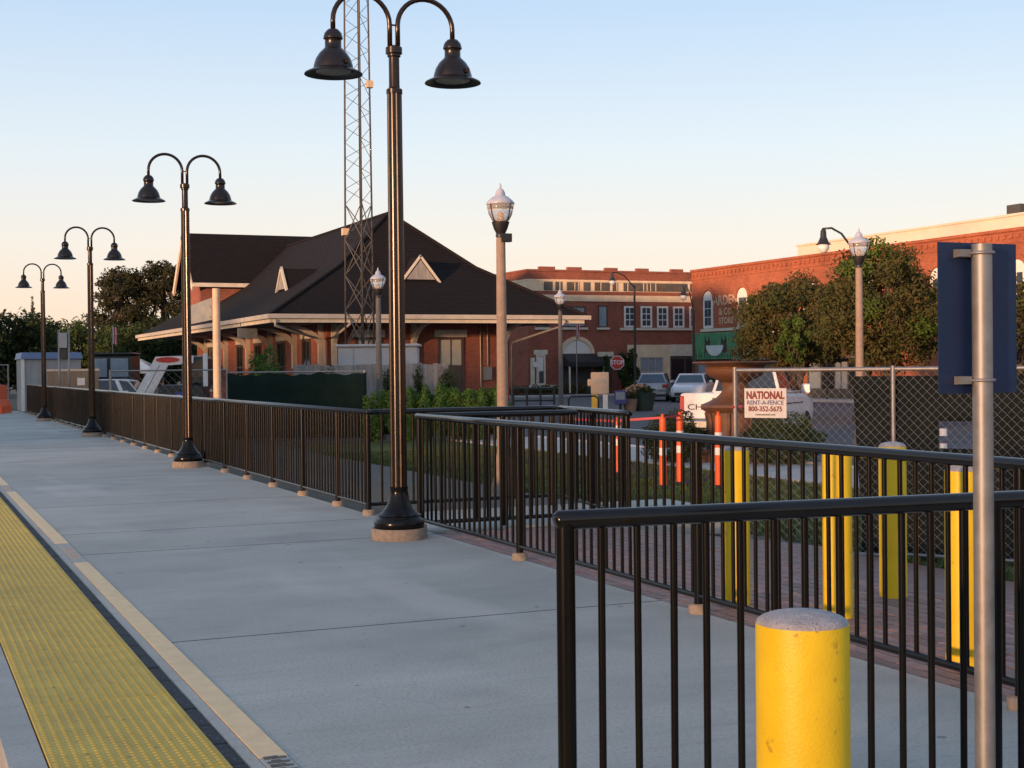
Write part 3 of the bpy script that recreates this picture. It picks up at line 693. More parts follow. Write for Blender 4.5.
def leaf_cloud(lobes, n, size, flat=0.0, shell=0.55):
    """lobes: (cx,cy,cz,rx,ry,rz). Returns verts, faces: many small bent leaf clumps through each lobe's volume, denser near its skin."""
    lob = np.array(lobes, float); vol = lob[:,3]*lob[:,4]*lob[:,5]; idx = rng.choice(len(lob), n, p=(vol**.8)/np.sum(vol**.8))
    d = rng.normal(size=(n,3)); d /= np.linalg.norm(d, axis=1)[:,None]
    r = shell + (1-shell)*rng.random(n)**.7; r *= 1 + .12*np.sin(d[:,0]*7+idx) + .10*np.sin(d[:,2]*9+idx*2)
    c = lob[idx,:3] + d*lob[idx,3:]*r[:,None]
    nrm = d + rng.normal(scale=.8, size=(n,3)); nrm /= np.linalg.norm(nrm, axis=1)[:,None]
    u = np.cross(nrm, rng.normal(size=(n,3))); u /= np.linalg.norm(u, axis=1)[:,None]; v = np.cross(nrm, u)
    s_ = size*rng.uniform(.5, 1.35, n)[:,None]
    P = np.stack([c-u*s_, c-v*s_*.45+nrm*s_*.15, c+u*s_, c+v*s_*.45+nrm*s_*.15], 1).reshape(-1,3)
    return P, [(4*i,4*i+1,4*i+2,4*i+3) for i in range(n)]
def foliage(name, lobes, n, size, m, parent, shell=.55):
    P, Fc = leaf_cloud(lobes, n, size, shell=shell)
    me = bpy.data.meshes.new(name); me.from_pydata(P.tolist(), [], Fc); me.materials.append(MATS[m])
    return obj(name, me, parent)

def shrub(label, x, y, z, rx, ry, rz, m='leaf_hedge', n=5000, size=.035):
    t = thing('shrub', label, 'shrub', (x, y, z))
    foliage('foliage', [(0,0,rz*.95,rx,ry,rz), (0,0,rz*.8,rx*.8,ry*.8,rz*.85)], n, size, m, t, .72)
    st = MB()
    for k in range(6):
        a = k*1.05; st.cyl((0,0,-.05),(rx*.6*math.cos(a), ry*.6*math.sin(a), rz*1.1), .02, .008, 6)
    st.build('stems', 'bark', t)
shrub('low dark clipped shrub beside the pickup rear, left of fountain', 13.5, 23.4, -.4, .62, .6, .48, 'leaf_dark', 7000, .03)
shrub('low rounded clipped shrub behind chain link below the rental sign', 14.95, 21.9, -.4, .74, .72, .46, 'leaf_mid', 9000, .03)

# ================================================================== VEHICLES
def wheel(t, x, y, r=.34, wd=.22, side=1):
    w_ = thing_part('wheel', t, (x, y, r))
    tm = MB(); pr = [(r*.62,-wd/2),(r*.95,-wd/2),(r,-wd/2+.03),(r,wd/2-.03),(r*.95,wd/2),(r*.62,wd/2)]
    tm.lathe(pr, 22); tm.v = [(p[0], p[2], p[1]) for p in tm.v]
    tm.build('tyre', 'black_rubber', w_, 40)
    rm_ = MB().lathe([(.02,-.03),(r*.3,-.02),(r*.6,-.06),(r*.63,.06),(.02,.03)], 18); rm_.v = [(p[0], side*(p[2]-wd*.3)*-1, p[1]) for p in rm_.v]
    rm_.build('rim', 'chrome', w_, 40)
def thing_part(name, parent, loc):
    o = obj(name, None, parent, loc); o.empty_display_size = .1; return o
def loft(b, secs):
    """secs: list of rings with equal point count"""
    n = len(secs[0]); k0 = len(b.v)
    for s_ in secs: b.v += [tuple(p) for p in s_]
    for i in range(len(secs)-1):
        for k in range(n): b.f.append((k0+i*n+k, k0+i*n+(k+1)%n, k0+i*n+n+(k+1)%n, k0+i*n+n+k))
    b.f += [tuple(k0+i for i in range(n-1,-1,-1)), tuple(k0+(len(secs)-1)*n+i for i in range(n))]
    return b
def ring(x, hw, z0, z1, r=.10):
    return [(x,-hw+r*.6,z0),(x,hw-r*.6,z0),(x,hw,z0+r),(x,hw*1.01,(z0+z1)/2),(x,hw-.02,z1-r),(x,hw-r*1.2,z1),(x,-hw+r*1.2,z1),(x,-hw+.02,z1-r),(x,-hw*1.01,(z0+z1)/2),(x,-hw,z0+r)]

# car frame: +x forward, origin on the ground at the middle of the car
def car(name, label, cat, loc, rz, paint, L=4.4, W=1.76, H=1.45, hatch=True):
    t = thing(name, label, cat, loc, rz); hw = W/2; e = L/2
    b = MB(); loft(b, [ring(-e,hw*.84,.42,.86),ring(-e+.08,hw*.93,.30,.96),ring(-e+.5,hw,.24,1.0),ring(-.2,hw,.22,.97),ring(e-1.1,hw,.22,.95),ring(e-.3,hw*.95,.25,.82),ring(e-.05,hw*.86,.30,.70),ring(e,hw*.8,.36,.62)])
    b.build('body', paint, t, 35)
    b = MB(); h = hw
    def gr(x, w_, z): return [(x,-w_,z),(x,w_,z)]
    base = [(-e+.28,h*.90),(-e+.75,h*.93),(.5,h*.93),(e-1.15,h*.9)]
    r0 = -e+.62 if hatch else -e+1.1
    top = [(r0,h*.66),(r0+.3,h*.72),(.2,h*.74),(.62,h*.70)]
    vs = [(x,s_*w_,.96) for x, w_ in base for s_ in (-1,1)] + [(x,s_*w_,H-(.06 if i in (0,3) else 0)) for i,(x,w_) in enumerate(top) for s_ in (-1,1)]
    fs = [(0,8,9,1),(6,7,15,14)]
    for i in range(3):
        a = i*2; fs += [(a,a+2,a+10,a+8),(a+1,a+9,a+11,a+3),(a+8,a+10,a+11,a+9),(a,a+1,a+3,a+2)]
    b.add(vs, fs); b.build('cabin', paint, t, 30)
    V = [Vector(v) for v in vs]
    def pane(name_, q, m_, grow=.012, ins=.12):
        c = sum(q, Vector())/4; nrm = (q[1]-q[0]).cross(q[2]-q[0]).normalized()
        if nrm.dot(c - Vector((0,0,1.0))) < 0: nrm = -nrm
        q2 = [p.lerp(c, ins) + nrm*grow for p in q]; q3 = [p - nrm*.03 for p in q2]
        MB().add(q2+q3, [(0,1,2,3),(7,6,5,4),(0,4,5,1),(1,5,6,2),(2,6,7,3),(3,7,4,0)]).build(name_, m_, t)
    pane('rear_window', [V[0],V[8],V[9],V[1]], 'glass_blue'); pane('windscreen', [V[6],V[7],V[15],V[14]], 'glass_blue')
    for s_ in (0,1):
        for i in range(3): pane('side_window', [V[i*2+s_],V[i*2+2+s_],V[i*2+10+s_],V[i*2+8+s_]], 'glass_dark', ins=.14)
    for s_ in (-1,1):
        MB().bbox((-e-.015,s_*hw*.78-.14,.70),(-e+.12,s_*hw*.78+.14,.90),.02).build('tail_light', 'tail_red', t)
        MB().bbox((e-.3,s_*hw*.68-.16,.58),(e-.035,s_*hw*.68+.16,.70),.02).build('headlight', 'head_lamp', t)
        wheel(t, -L*.30, s_*(hw-.10), .32, .2, s_); wheel(t, L*.31, s_*(hw-.10), .32, .2, s_)
        MB().bbox((.55,s_*(hw+.10)-.07,.98),(.72,s_*(hw+.10)+.07,1.10),.02).build('wing_mirror', paint, t)
    MB().box((-e-.02,-.26,.62),(-e+.1,.26,.74)).build('number_plate', 'reflective_white', t)
    MB().bbox((-e-.05,-hw*.84,.34),(-e+.2,hw*.84,.52),.04).build('rear_bumper', paint, t)
    MB().bbox((e-.12,-hw*.7,.34),(e+.03,hw*.7,.50),.03).build('grille', 'car_dark', t)
    return t
car('parked_car', 'silver hatchback parked with its tail towards the street lamp', 'car', (37.35, 66.8, -.41), rad(57), 'car_silver', 4.2, 1.76, 1.5)
car('parked_car', 'white sedan with bluish windscreen partly behind the white pickup', 'car', (38.0, 63.9, -.41), rad(232), 'car_white', 4.6, 1.82, 1.45, False)

def pickup():
    t = thing('pickup_truck', 'white pickup truck with lettered tailgate parked behind the fountain', 'pickup truck', (18.66, 28.68, -.41), rad(38)); t.scale = (.80, .92, .92)
    hw = .98; e = 2.85
    # bed: two sides, floor, front wall
    MB().bbox((-e+.06,-hw,.62),(-.55,-hw+.12,1.32),.03).build('bed_side', 'car_white', t); MB().bbox((-e+.06,hw-.12,.62),(-.55,hw,1.32),.03).build('bed_side', 'car_white', t)
    MB().box((-e+.1,-hw+.12,.62),(-.56,hw-.12,.72)).build('bed_floor', 'car_dark', t)
    b = MB(); loft(b, [ring(-.56,hw,.45,1.34),ring(.3,hw,.42,1.30),ring(1.35,hw,.42,1.26),ring(2.2,hw*.98,.42,1.22),ring(e-.2,hw*.95,.45,1.14),ring(e,hw*.9,.5,1.02)]); b.build('body', 'car_white', t, 35)
    MB().bbox((-e+.02,-hw+.02,.40),(-.6,hw-.02,.64),.02).build('chassis', 'car_dark', t)
    tg = MB().bbox((-e-.005,-hw+.10,.70),(-e+.06,hw-.10,1.33),.02).build('tailgate', 'car_white', t)
    lettering('lettering', 'CHEVROLET', .20, 'text_dark', tg, (-e-.009, 0, .98), (math.pi/2, 0, -math.pi/2), .002, 1.42)
    MB().bbox((-e-.02,-.14,1.13),(-e-.004,.14,1.21),.004).build('handle', 'car_dark', tg)
    MB().bbox((-e-.12,-hw+.03,.46),(-e+.06,hw-.03,.67),.03).build('rear_bumper', 'chrome', t)
    MB().box((-e-.125,-.17,.50),(-e-.118,.17,.63)).build('number_plate', 'reflective_white', t)
    for s_ in (-1,1):
        MB().bbox((-e-.008,s_*(hw-.055)-.055,.80),(-e+.10,s_*(hw-.055)+.055,1.26),.015).build('tail_light', 'tail_red', t)
        MB().bbox((e-.15,s_*hw*.72-.18,.82),(e+.01,s_*hw*.72+.18,1.0),.02).build('headlight', 'head_lamp', t)
        wheel(t, -1.75, s_*(hw-.13), .40, .27, s_); wheel(t, 1.85, s_*(hw-.13), .40, .27, s_)
        MB().bbox((1.15,s_*(hw+.15)-.11,1.25),(1.26,s_*(hw+.15)+.11,1.50),.03).build('wing_mirror', 'car_white', t)
        for x0, x1 in ((-.45,.5),(.52,1.45)): MB().box((x0,s_*(hw+.004)-.004,1.0),(x1,s_*(hw+.004)+.004,1.03)).build('door_trim', 'car_dark', t)
    h = hw
    vs = [(x,s_*w_,1.30) for x, w_ in ((-.50,h*.93),(.5,h*.95),(1.55,h*.92)) for s_ in (-1,1)] + [(x,s_*w_,1.88) for x, w_ in ((-.38,h*.76),(.3,h*.78),(.85,h*.74)) for s_ in (-1,1)]
    b = MB(); fs = [(0,6,7,1),(4,5,11,10)]
    for i in range(2):
        a = i*2; fs += [(a,a+2,a+8,a+6),(a+1,a+7,a+9,a+3),(a+6,a+8,a+9,a+7),(a,a+1,a+3,a+2)]
    b.add(vs, fs); b.build('cab', 'car_white', t)
    V = [Vector(v) for v in vs]
    def pane(name_, q, m_, ins=.10, grow=.012):
        c = sum(q, Vector())/4; nrm = (q[1]-q[0]).cross(q[2]-q[0]).normalized()
        if nrm.dot(c - Vector((.4,0,1.4))) < 0: nrm = -nrm
        q2 = [p.lerp(c, ins) + nrm*grow for p in q]; q3 = [p - nrm*.03 for p in q2]
        MB().add(q2+q3, [(0,1,2,3),(7,6,5,4),(0,4,5,1),(1,5,6,2),(2,6,7,3),(3,7,4,0)]).build(name_, m_, t)
    pane('rear_window', [V[0],V[6],V[7],V[1]], 'glass_dark'); pane('windscreen', [V[4],V[5],V[11],V[10]], 'glass_blue')
    for s_ in (0,1):
        for i in range(2): pane('side_window', [V[i*2+s_],V[i*2+2+s_],V[i*2+8+s_],V[i*2+6+s_]], 'glass_dark')
    return t
pickup()

# ================================================================== DEPOT
DX0, DX1, DY0, DY1, EZ, RZ = 12.85, 25.95, 52.0, 83.5, 3.48, 8.03       # eaves and ridge
CX = (DX0+DX1)/2; PY = 57.6
dep = thing('railway_depot', 'red brick railway depot with dark hipped shingle roof and deep bracketed eaves', 'building', (0,0,0))
WX0, WX1, WY0, WY1 = 15.75, 23.6, 54.6, 81.0
wl = MB().box((WX0, WY0, -.5), (WX1, WY1, 3.75)).build('wall', 'brick_depot', dep)
def zf(f): return EZ + (RZ-EZ)*(f*.46/.55 if f < .55 else .46+(f-.55)*.54/.45)      # bell-cast slope
def fz(z):
    q = (z-EZ)/(RZ-EZ); return q*.55/.46 if q < .46 else .55+(q-.46)*.45/.54
def rring(f): return [(DX0+(CX-DX0)*f, DY0+(PY-DY0)*f, zf(f)), (DX1-(DX1-CX)*f, DY0+(PY-DY0)*f, zf(f)), (DX1-(DX1-CX)*f, DY1-5.6*f, zf(f)), (DX0+(CX-DX0)*f, DY1-5.6*f, zf(f))]
rf = MB().add(rring(0)+rring(.55)+[(CX,PY,RZ),(CX,DY1-5.6,RZ)], [(3,2,1,0),(0,1,5,4),(1,2,6,5),(2,3,7,6),(3,0,4,7),(4,5,8),(5,6,9,8),(6,7,9),(7,4,8,9)])
roof = rf.build('roof', 'shingle', dep)
# shingle courses as shallow steps on the end and track-side slopes
cr = MB(); NC = 44
for i in range(NC):
    f0 = i/NC; f1 = (i+1)/NC
    for face in ('end', 'side', 'far'):
        def pt(f, side):
            x0, x1, y0 = DX0+(CX-DX0)*f, DX1-(DX1-CX)*f, DY0+(PY-DY0)*f; z = zf(f)
            if face == 'end': return Vector(((x0, x1)[side], y0, z))
            if face == 'side': return Vector((x0, (y0, DY1-5.6*f)[side], z))
            return Vector((x1, (y0, DY1-5.6*f)[side], z))
        nrm = {'end': Vector((0,-.63,.78)), 'side': Vector((-.57,0,.82)), 'far': Vector((.57,0,.82))}[face]
        a, c, d, e_ = pt(f0,0), pt(f0,1), pt(f1,1), pt(f1,0)
        cr.add([a+nrm*.026, c+nrm*.026, d+nrm*.014, e_+nrm*.014, a+nrm*.004, c+nrm*.004], [(0,1,2,3),(0,1,5,4)])
cr.build('shingle_courses', 'shingle', roof)['kind'] = 'stuff'
for p, q in ((rring(0)[0],rring(.55)[0]), (rring(.55)[0],(CX,PY,RZ)), (rring(0)[1],rring(.55)[1]), (rring(.55)[1],(CX,PY,RZ)), ((CX,PY,RZ),(CX,DY1-5.6,RZ))):
    MB().cyl(Vector(p)+Vector((0,0,.05)), Vector(q)+Vector((0,0,.05)), .07, n=6).build('ridge_cap', 'shingle', roof)
# fascia, gutter and soffit
MB().box((DX0-.02,DY0-.14,EZ-.12),(DX1+.02,DY0-.005,EZ+.05)).build('gutter', 'cream_trim', dep)
MB().box((DX0-.14,DY0-.14,EZ-.125),(DX0-.022,DY1,EZ+.045)).build('gutter', 'cream_trim', dep)
MB().box((DX1+.022,DY0-.14,EZ-.125),(DX1+.14,DY1,EZ+.045)).build('gutter', 'cream_trim', dep)
MB().box((DX0+.1,DY0+.004,EZ-.27),(DX1-.1,DY0+.12,EZ-.13)).build('fascia', 'cream_pale', dep)
MB().box((DX0+.002,DY0+.15,EZ-.27),(DX0+.12,DY1,EZ-.132)).build('fascia', 'cream_pale', dep)
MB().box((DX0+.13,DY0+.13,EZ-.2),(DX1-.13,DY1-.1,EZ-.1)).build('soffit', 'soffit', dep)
# louvred gablet on the end slope
def gablet_y(x, hwid, zb, hgt):
    yb = DY0 + fz(zb)*(PY-DY0) - .05
    yr = DY0 + fz(zb+hgt)*(PY-DY0) + .05
    g = MB().add([(x-hwid,yb,zb),(x+hwid,yb,zb),(x,yb,zb+hgt),(x,yr,zb+hgt)], [(0,2,3),(2,1,3),(0,3,1)]).build('gablet', 'shingle', roof)
    MB().prism([(x-hwid+.16,zb+.06),(x+hwid-.16,zb+.06),(x,zb+hgt-.12)], 'y', yb-.02, yb+.06).build('louvre', 'weathered_wood', g)
    for p, q in (((x-hwid-.08,yb-.06,zb-.05),(x,yb-.06,zb+hgt+.06)), ((x+hwid+.08,yb-.06,zb-.05),(x,yb-.06,zb+hgt+.06))):
        P_, Q_ = Vector(p), Vector(q); d = (Q_-P_).normalized(); up = Vector((-d.z,0,d.x))*.07*(1 if d.x > 0 else -1)
        MB().add([P_-up,Q_-up,Q_+up*.2,P_+up*.2]+[v+Vector((0,.1,0)) for v in (P_-up,Q_-up,Q_+up*.2,P_+up*.2)], [(0,1,2,3),(7,6,5,4),(0,4,5,1),(1,5,6,2),(2,6,7,3),(3,7,4,0)]).build('barge_board', 'cream_pale', g)
gablet_y(19.55, .78, 4.98, .98)
def gablet_x(y, hwid, zb, hgt):
    xb = DX0 + fz(zb)*(CX-DX0) - .05; xr = DX0 + fz(zb+hgt)*(CX-DX0) + .05
    g = MB().add([(xb,y-hwid,zb),(xb,y+hwid,zb),(xb,y,zb+hgt),(xr,y,zb+hgt)], [(0,2,3),(2,1,3),(0,3,1)]).build('gablet', 'shingle', roof)
    MB().prism([(y-hwid+.16,zb+.06),(y+hwid-.16,zb+.06),(y,zb+hgt-.12)], 'x', xb-.02, xb+.06).build('louvre', 'weathered_wood', g)
    for s_ in (-1,1):
        P_, Q_ = Vector((xb-.06,y+s_*(hwid+.08),zb-.05)), Vector((xb-.06,y,zb+hgt+.06)); d = (Q_-P_).normalized(); up = Vector((0,-d.z,d.y))*.08*(1 if d.y > 0 else -1)
        MB().add([P_-up,Q_-up,Q_+up*.2,P_+up*.2]+[v+Vector((.1,0,0)) for v in (P_-up,Q_-up,Q_+up*.2,P_+up*.2)], [(0,1,2,3),(7,6,5,4),(0,4,5,1),(1,5,6,2),(2,6,7,3),(3,7,4,0)]).build('barge_board', 'cream_pale', g)
gablet_x(58.9, .82, 4.78, .95)
# tall cross gable wing
GX0, GX1, GY, GW, GE, GR = 13.95, 24.8, 75.4, 2.75, 5.85, 8.62
MB().box((GX0+.45,GY-GW+.35,3.5),(GX1-.45,GY+GW-.35,GE+.02)).build('wing_wall', 'brick_depot', dep)
MB().prism([(GY-GW+.35,GE+.02),(GY+GW-.35,GE+.02),(GY,GR-.25)], 'x', GX0+.45, GX1-.45).build('wing_gable', 'brick_depot', dep)
wr = MB()
for s_ in (-1,1):
    a, c = Vector((0,GY+s_*GW,GE)), Vector((0,GY,GR)); nrm = Vector((0,s_*(GR-GE),GW)).normalized()*.09
    q = [Vector((GX0,0,0))+a, Vector((GX1,0,0))+a, Vector((GX1,0,0))+c, Vector((GX0,0,0))+c]
    wr.add(q+[v+nrm for v in q], [(3,2,1,0),(4,5,6,7),(0,1,5,4),(1,2,6,5),(2,3,7,6),(3,0,4,7)])
wro = wr.build('wing_roof', 'shingle', dep)
cr = MB()
for i in range(26):
    f0, f1 = i/26, (i+1)/26; nrm = Vector((0,-(GR-GE),GW)).normalized()
    P_ = lambda x, f, o_: Vector((x, GY-GW*(1-f), GE+(GR-GE)*f)) + nrm*o_
    cr.add([P_(GX0,f0,.108),P_(GX1,f0,.108),P_(GX1,f1,.096),P_(GX0,f1,.096),P_(GX0,f0,.09),P_(GX1,f0,.09)], [(0,1,2,3),(0,1,5,4)])
cr.build('shingle_courses', 'shingle', wro)['kind'] = 'stuff'
MB().box((GX0,GY-GW-.10,GE-.13),(GX1,GY-GW+.02,GE+.07)).build('wing_fascia', 'cream_pale', dep)
for s_ in (-1,1):
    P_, Q_ = Vector((GX0-.05,GY+s_*(GW+.05),GE-.12)), Vector((GX0-.05,GY,GR+.02)); d = (Q_-P_).normalized(); up = Vector((0,-d.z,d.y))*(1 if d.y > 0 else -1)
    q = [P_, Q_, Q_-up*.3, P_-up*.3]
    MB().add(q+[v+Vector((.1,0,0)) for v in q], [(0,1,2,3),(7,6,5,4),(0,4,5,1),(1,5,6,2),(2,6,7,3),(3,7,4,0)]).build('barge_board', 'cream_pale', dep)
# brackets (curved knees)
def knee(px, py, dx, dy, hgt=1.25, reach=2.0, m='cream_trim'):
    b = MB(); th = .09; sx, sy = -dy, dx
    poly = []
    for i in range(9):
        a = i/8*math.pi/2; poly.append((reach*(1-math.cos(a)), hgt*math.sin(a)))
    for i in range(8,-1,-1):
        a = i/8*math.pi/2; poly.append((max(0,reach*(1-math.cos(a))-.17*math.sin(a)-.0), min(hgt, hgt*math.sin(a)+.22*math.cos(a))))
    z0 = EZ-.28-hgt
    n = len(poly)//2
    vs = []
    for s_ in (-th, th):
        for r_, z in poly: vs.append((px+dx*r_+sx*s_, py+dy*r_+sy*s_, z0+z))
    N = len(poly); fs = []
    for i in range(n-1):
        j = N-1-i
        fs += [(i,i+1,j-1,j), (N+i,N+j,N+j-1,N+i+1)]
    fs += [(k,(k+1)%N,N+(k+1)%N,N+k) for k in range(N)]
    b.add(vs, fs)
    k_ = b.build('bracket', m, dep)
    q0 = Vector((px, py, z0-.5))
    MB().add([(px+sx*s_*.1+dx*r_, py+sy*s_*.1+dy*r_, z) for z in (z0-.45, EZ-.22) for r_, s_ in ((0,-1),(.2,-1),(.2,1),(0,1))], [(0,3,2,1),(4,5,6,7),(0,1,5,4),(1,2,6,5),(2,3,7,6),(3,0,4,7)]).build('bracket_post', m, dep)
for x in (WX0+.25, 19.35, WX1-.25): knee(x, WY0-.002, 0, -1)
for y in (55.2, 59.3, 63.5, 68.0, 73.0, 78.0): knee(WX0-.002, y, -1, 0)
# windows and doors
def window_y(parent, x0, x1, z0, z1, yf, frame='window_brown', glass='glass_dark', mull=1, rows_=2, lintel='cream_trim', sill='cream_trim', blind=False, fw=.09):
    wdw = MB(); wdw.box((x0,yf-.05,z0),(x0+fw,yf+.06,z1)); wdw.box((x1-fw,yf-.05,z0),(x1,yf+.06,z1)); wdw.box((x0+fw,yf-.05,z1-fw),(x1-fw,yf+.06,z1)); wdw.box((x0+fw,yf-.05,z0),(x1-fw,yf+.06,z0+fw))
    wdw = wdw.build('window', frame, parent)
    ix0, ix1, iz0, iz1 = x0+fw, x1-fw, z0+fw, z1-fw
    for r_ in range(rows_):
        a, c = iz0+(iz1-iz0)*r_/rows_, iz0+(iz1-iz0)*(r_+1)/rows_
        for k in range(mull):
            u0, u1 = ix0+(ix1-ix0)*k/mull, ix0+(ix1-ix0)*(k+1)/mull
            MB().box((u0+.02,yf-.012,a+.025),(u1-.02,yf+.01,c-.025)).build('pane', ('blind' if blind and r_ == rows_-1 else glass), wdw)
    mb = MB()
    for k in range(1,mull): u = ix0+(ix1-ix0)*k/mull; mb.box((u-.022,yf-.03,iz0),(u+.022,yf+.02,iz1))
    for r_ in range(1,rows_):
        zz = iz0+(iz1-iz0)*r_/rows_; mb.box((ix0,yf-.04,zz-.027),(ix1,yf+.018,zz+.027))
    if mb.v: mb.build('glazing_bars', frame, wdw)
    if lintel: MB().box((x0-.15,yf-.06,z1+.003),(x1+.15,yf+.03,z1+.30)).build('lintel', lintel, wdw)
    if sill: MB().box((x0-.12,yf-.12,z0-.14),(x1+.12,yf+.03,z0-.003)).build('sill', sill, wdw)
    return wdw
def window_x(parent, y0, y1, z0, z1, xf, **kw):
    o = window_y(parent, 0, y1-y0, z0, z1, 0, **kw); o.location = (xf, y1, 0); o.rotation_euler = (0,0,-math.pi/2); return o
window_y(dep, 20.42, 21.56, .35, 2.72, WY0, mull=2, blind=True)
window_y(dep, 16.9, 18.0, .35, 2.72, WY0, mull=2, blind=True)
for y0 in (57.0, 61.2, 65.6, 69.4, 76.5): window_x(dep, y0, y0+1.35, .45, 2.72, WX0, mull=2)
# downspouts, conduits, meter box, hanging sign
for pts in ([(13.0,51.95,3.32),(13.0,51.95,3.1),(15.1,54.4,2.72),(15.62,54.5,2.6),(15.62,54.5,-.4)], [(15.9,51.95,3.32),(15.9,52.0,3.15),(15.95,54.4,2.7),(15.95,54.52,2.55),(15.95,54.52,-.4)], [(25.0,51.95,3.3),(24.9,52.2,3.1),(23.7,54.4,2.5),(23.68,54.52,2.3),(23.68,54.52,-.4)]):
    MB().tube(pts, .05, 8).build('downspout', 'cream_trim' if pts[0][0] < 20 else 'galvanised', dep, True)
for x in (22.3, 22.62): MB().cyl((x,54.56,(-.4 if x < 22.5 else 1.5)),(x,54.56,3.3),.025,n=8).build('conduit', 'cream_trim', dep, True)
MB().bbox((22.38,54.40,.92),(22.74,54.597,1.48),.02).build('meter_box', 'galvanised', dep)
hs = thing('hanging_sign', 'small blue-grey sign hanging under the depot track-side eave', 'sign', (11.55, 50.3, 0))
hs.location = (13.0, 56.5, 0); hs.rotation_euler = (0,0,rad(12))
MB().bbox((-.42,-.02,2.72),(.42,.02,3.12),.01).build('panel', 'panel_face', hs)
for x in (-.3,.3): MB().cyl((x,0,3.12),(x,0,3.36),.012,n=6).build('hanger', 'dark_iron', hs)

# ================================================================== BUILDING A (two-storey, corner entrance)
AX0, AX1, AY, AT, AG = 36.75, 56.0, 82.0, 7.55, -.42
A = thing('corner_building', 'two-storey red brick building with cream bands and arched entrance', 'building', (0,0,0))
MB().box((AX0,AY,AG-.2),(AX1,AY+26,AT)).build('wall', 'brick_a', A)
# parapet with raised coping stubs
MB().box((AX0-.06,AY-.06,AT+.002),(AX1,AY+.3,AT+.12)).build('coping', 'brick_a', A)
MB().box((AX0-.06,AY+.302,AT+.002),(AX0+.3,AY+26,AT+.12)).build('coping', 'brick_a', A)
for x, w_ in ((37.6,1.1),(39.6,1.0),(42.3,.9),(44.6,.9),(47.2,.9),(50,1)): MB().box((x,AY-.03,AT+.12),(x+w_,AY+.25,AT+.30)).build('parapet_block', 'brick_a', A)
def band(z0, z1, out, m, name='band'):
    MB().box((AX0-out,AY-out,z0),(AX1,AY+.05,z1)).build(name, m, A); MB().box((AX0-out,AY+.052,z0),(AX0+.05,AY+26,z1)).build(name, m, A)
band(5.66, 6.06, .07, 'band_cream'); band(6.93, 7.04, .05, 'band_cream')
band(6.30, 6.925, .022, 'band_cream', 'frieze')
for x0, x1 in ((37.9,38.5),(38.7,39.2),(39.5,40.4),(40.7,41.2),(41.5,42.6),(42.8,43.2),(43.6,48.4),(48.6,53)):
    fr = MB().box((x0,AY-.045,6.34),(x1,AY-.024,6.89)).build('louvre_panel', 'metal_louvre', A)
    xx = x0+.03
    while xx < x1-.08:
        MB().box((xx,AY-.065,6.36),(xx+.05,AY-.047,6.87)).build('slat', 'metal_louvre' if random.random() < .72 else 'band_cream', fr); xx += .13
for x0 in (44.05, 45.28, 46.50, 47.72, 48.95): window_y(A, x0-.42, x0+.42, 3.98, 5.38, AY, frame='window_white', glass='glass_blue', mull=2, rows_=3, lintel=None, sill=None, fw=.12)
MB().box((43.3,AY-.12,3.80),(49.7,AY+.02,3.95)).build('sill_course', 'cream_pale', A)
window_y(A, 41.75, 42.42, 3.98, 5.40, AY, frame='window_brown', glass='glass_pale', mull=1, rows_=1, lintel=None, sill='cream_pale', fw=.06)
window_y(A, 38.9, 40.85, 3.98, 5.35, AY, frame='window_brown', glass='glass_pale', mull=3, rows_=1, lintel=None, sill='cream_pale', fw=.07)
window_y(A, 36.95+.4, 38.2, 3.98, 5.35, AY, frame='window_brown', glass='glass_dark', mull=1, rows_=1, lintel=None, sill='cream_pale', fw=.07)
# arched entrance
arc = [(40.18+1.22*math.cos(a), 2.30+1.10*math.sin(a)) for a in np.linspace(0, math.pi, 17)]
arc2 = [(40.18+.98*math.cos(a), 2.30+.88*math.sin(a)) for a in np.linspace(math.pi, 0, 17)]
ar = MB(); N = 17
vs = [(p[0],AY-.15,p[1]) for p in arc] + [(p[0],AY-.15,p[1]) for p in arc2[::-1]]; vs += [(x,AY+.02,z) for x,_,z in vs]
fs = []
for i in range(16): fs += [(i,i+1,N+i+1,N+i),(2*N+i,3*N+i,3*N+i+1,2*N+i+1),(i,2*N+i,2*N+i+1,i+1),(N+i,N+i+1,3*N+i+1,3*N+i)]
ar.add(vs, fs); ar.build('arch', 'band_cream', A)
MB().prism(arc2, 'y', AY-.08, AY+.01).build('tympanum', 'window_white', A)
MB().box((39.2,AY-.07,AG),(41.16,AY+.01,2.29)).build('entrance_door', 'door_grey', A)
MB().prism([(AY-1.5,1.75),(AY-.16,2.25),(AY-.16,1.55),(AY-1.5,1.45)], 'x', 38.95, 41.45).build('awning', 'black_awning', A)
for x in (39.0, 41.4): MB().cyl((x,AY-1.4,AG+.1),(x,AY-1.4,1.5),.06,n=10).build('awning_post', 'cream_pale', A)
# ground floor features
window_y(A, 37.3, 37.95, .35, 2.25, AY, frame='cream_pale', glass='window_white', mull=1, rows_=1, lintel='cream_pale', sill='cream_pale', fw=.12)
MB().box((37.5,AY-.075,.45),(37.78,AY-.055,1.2)).build('notice_board', 'door_grey', A)
MB().box((36.8,AY-.2,.02),(39.0,AY-.01,.32)).build('plinth_course', 'cream_pale', A)
MB().box((36.0+.9,AY-.25,.322),(37.1,AY-.01,2.05)).build('pilaster', 'cream_pale', A)
MB().lathe([(.17,0),(.17,.05)], 20).build('round_sign', 'window_white', A); o = bpy.data.objects['round_sign']; o.location = (37.12,AY-.28,1.62); o.rotation_euler = (math.pi/2,0,0); 
MB().box((41.75,AY-.06,AG),(42.7,AY+.01,2.1)).build('side_door', 'door_grey', A); MB().box((41.65,AY-.1,2.102),(42.8,AY+.02,2.40)).build('lintel', 'cream_pale', A)
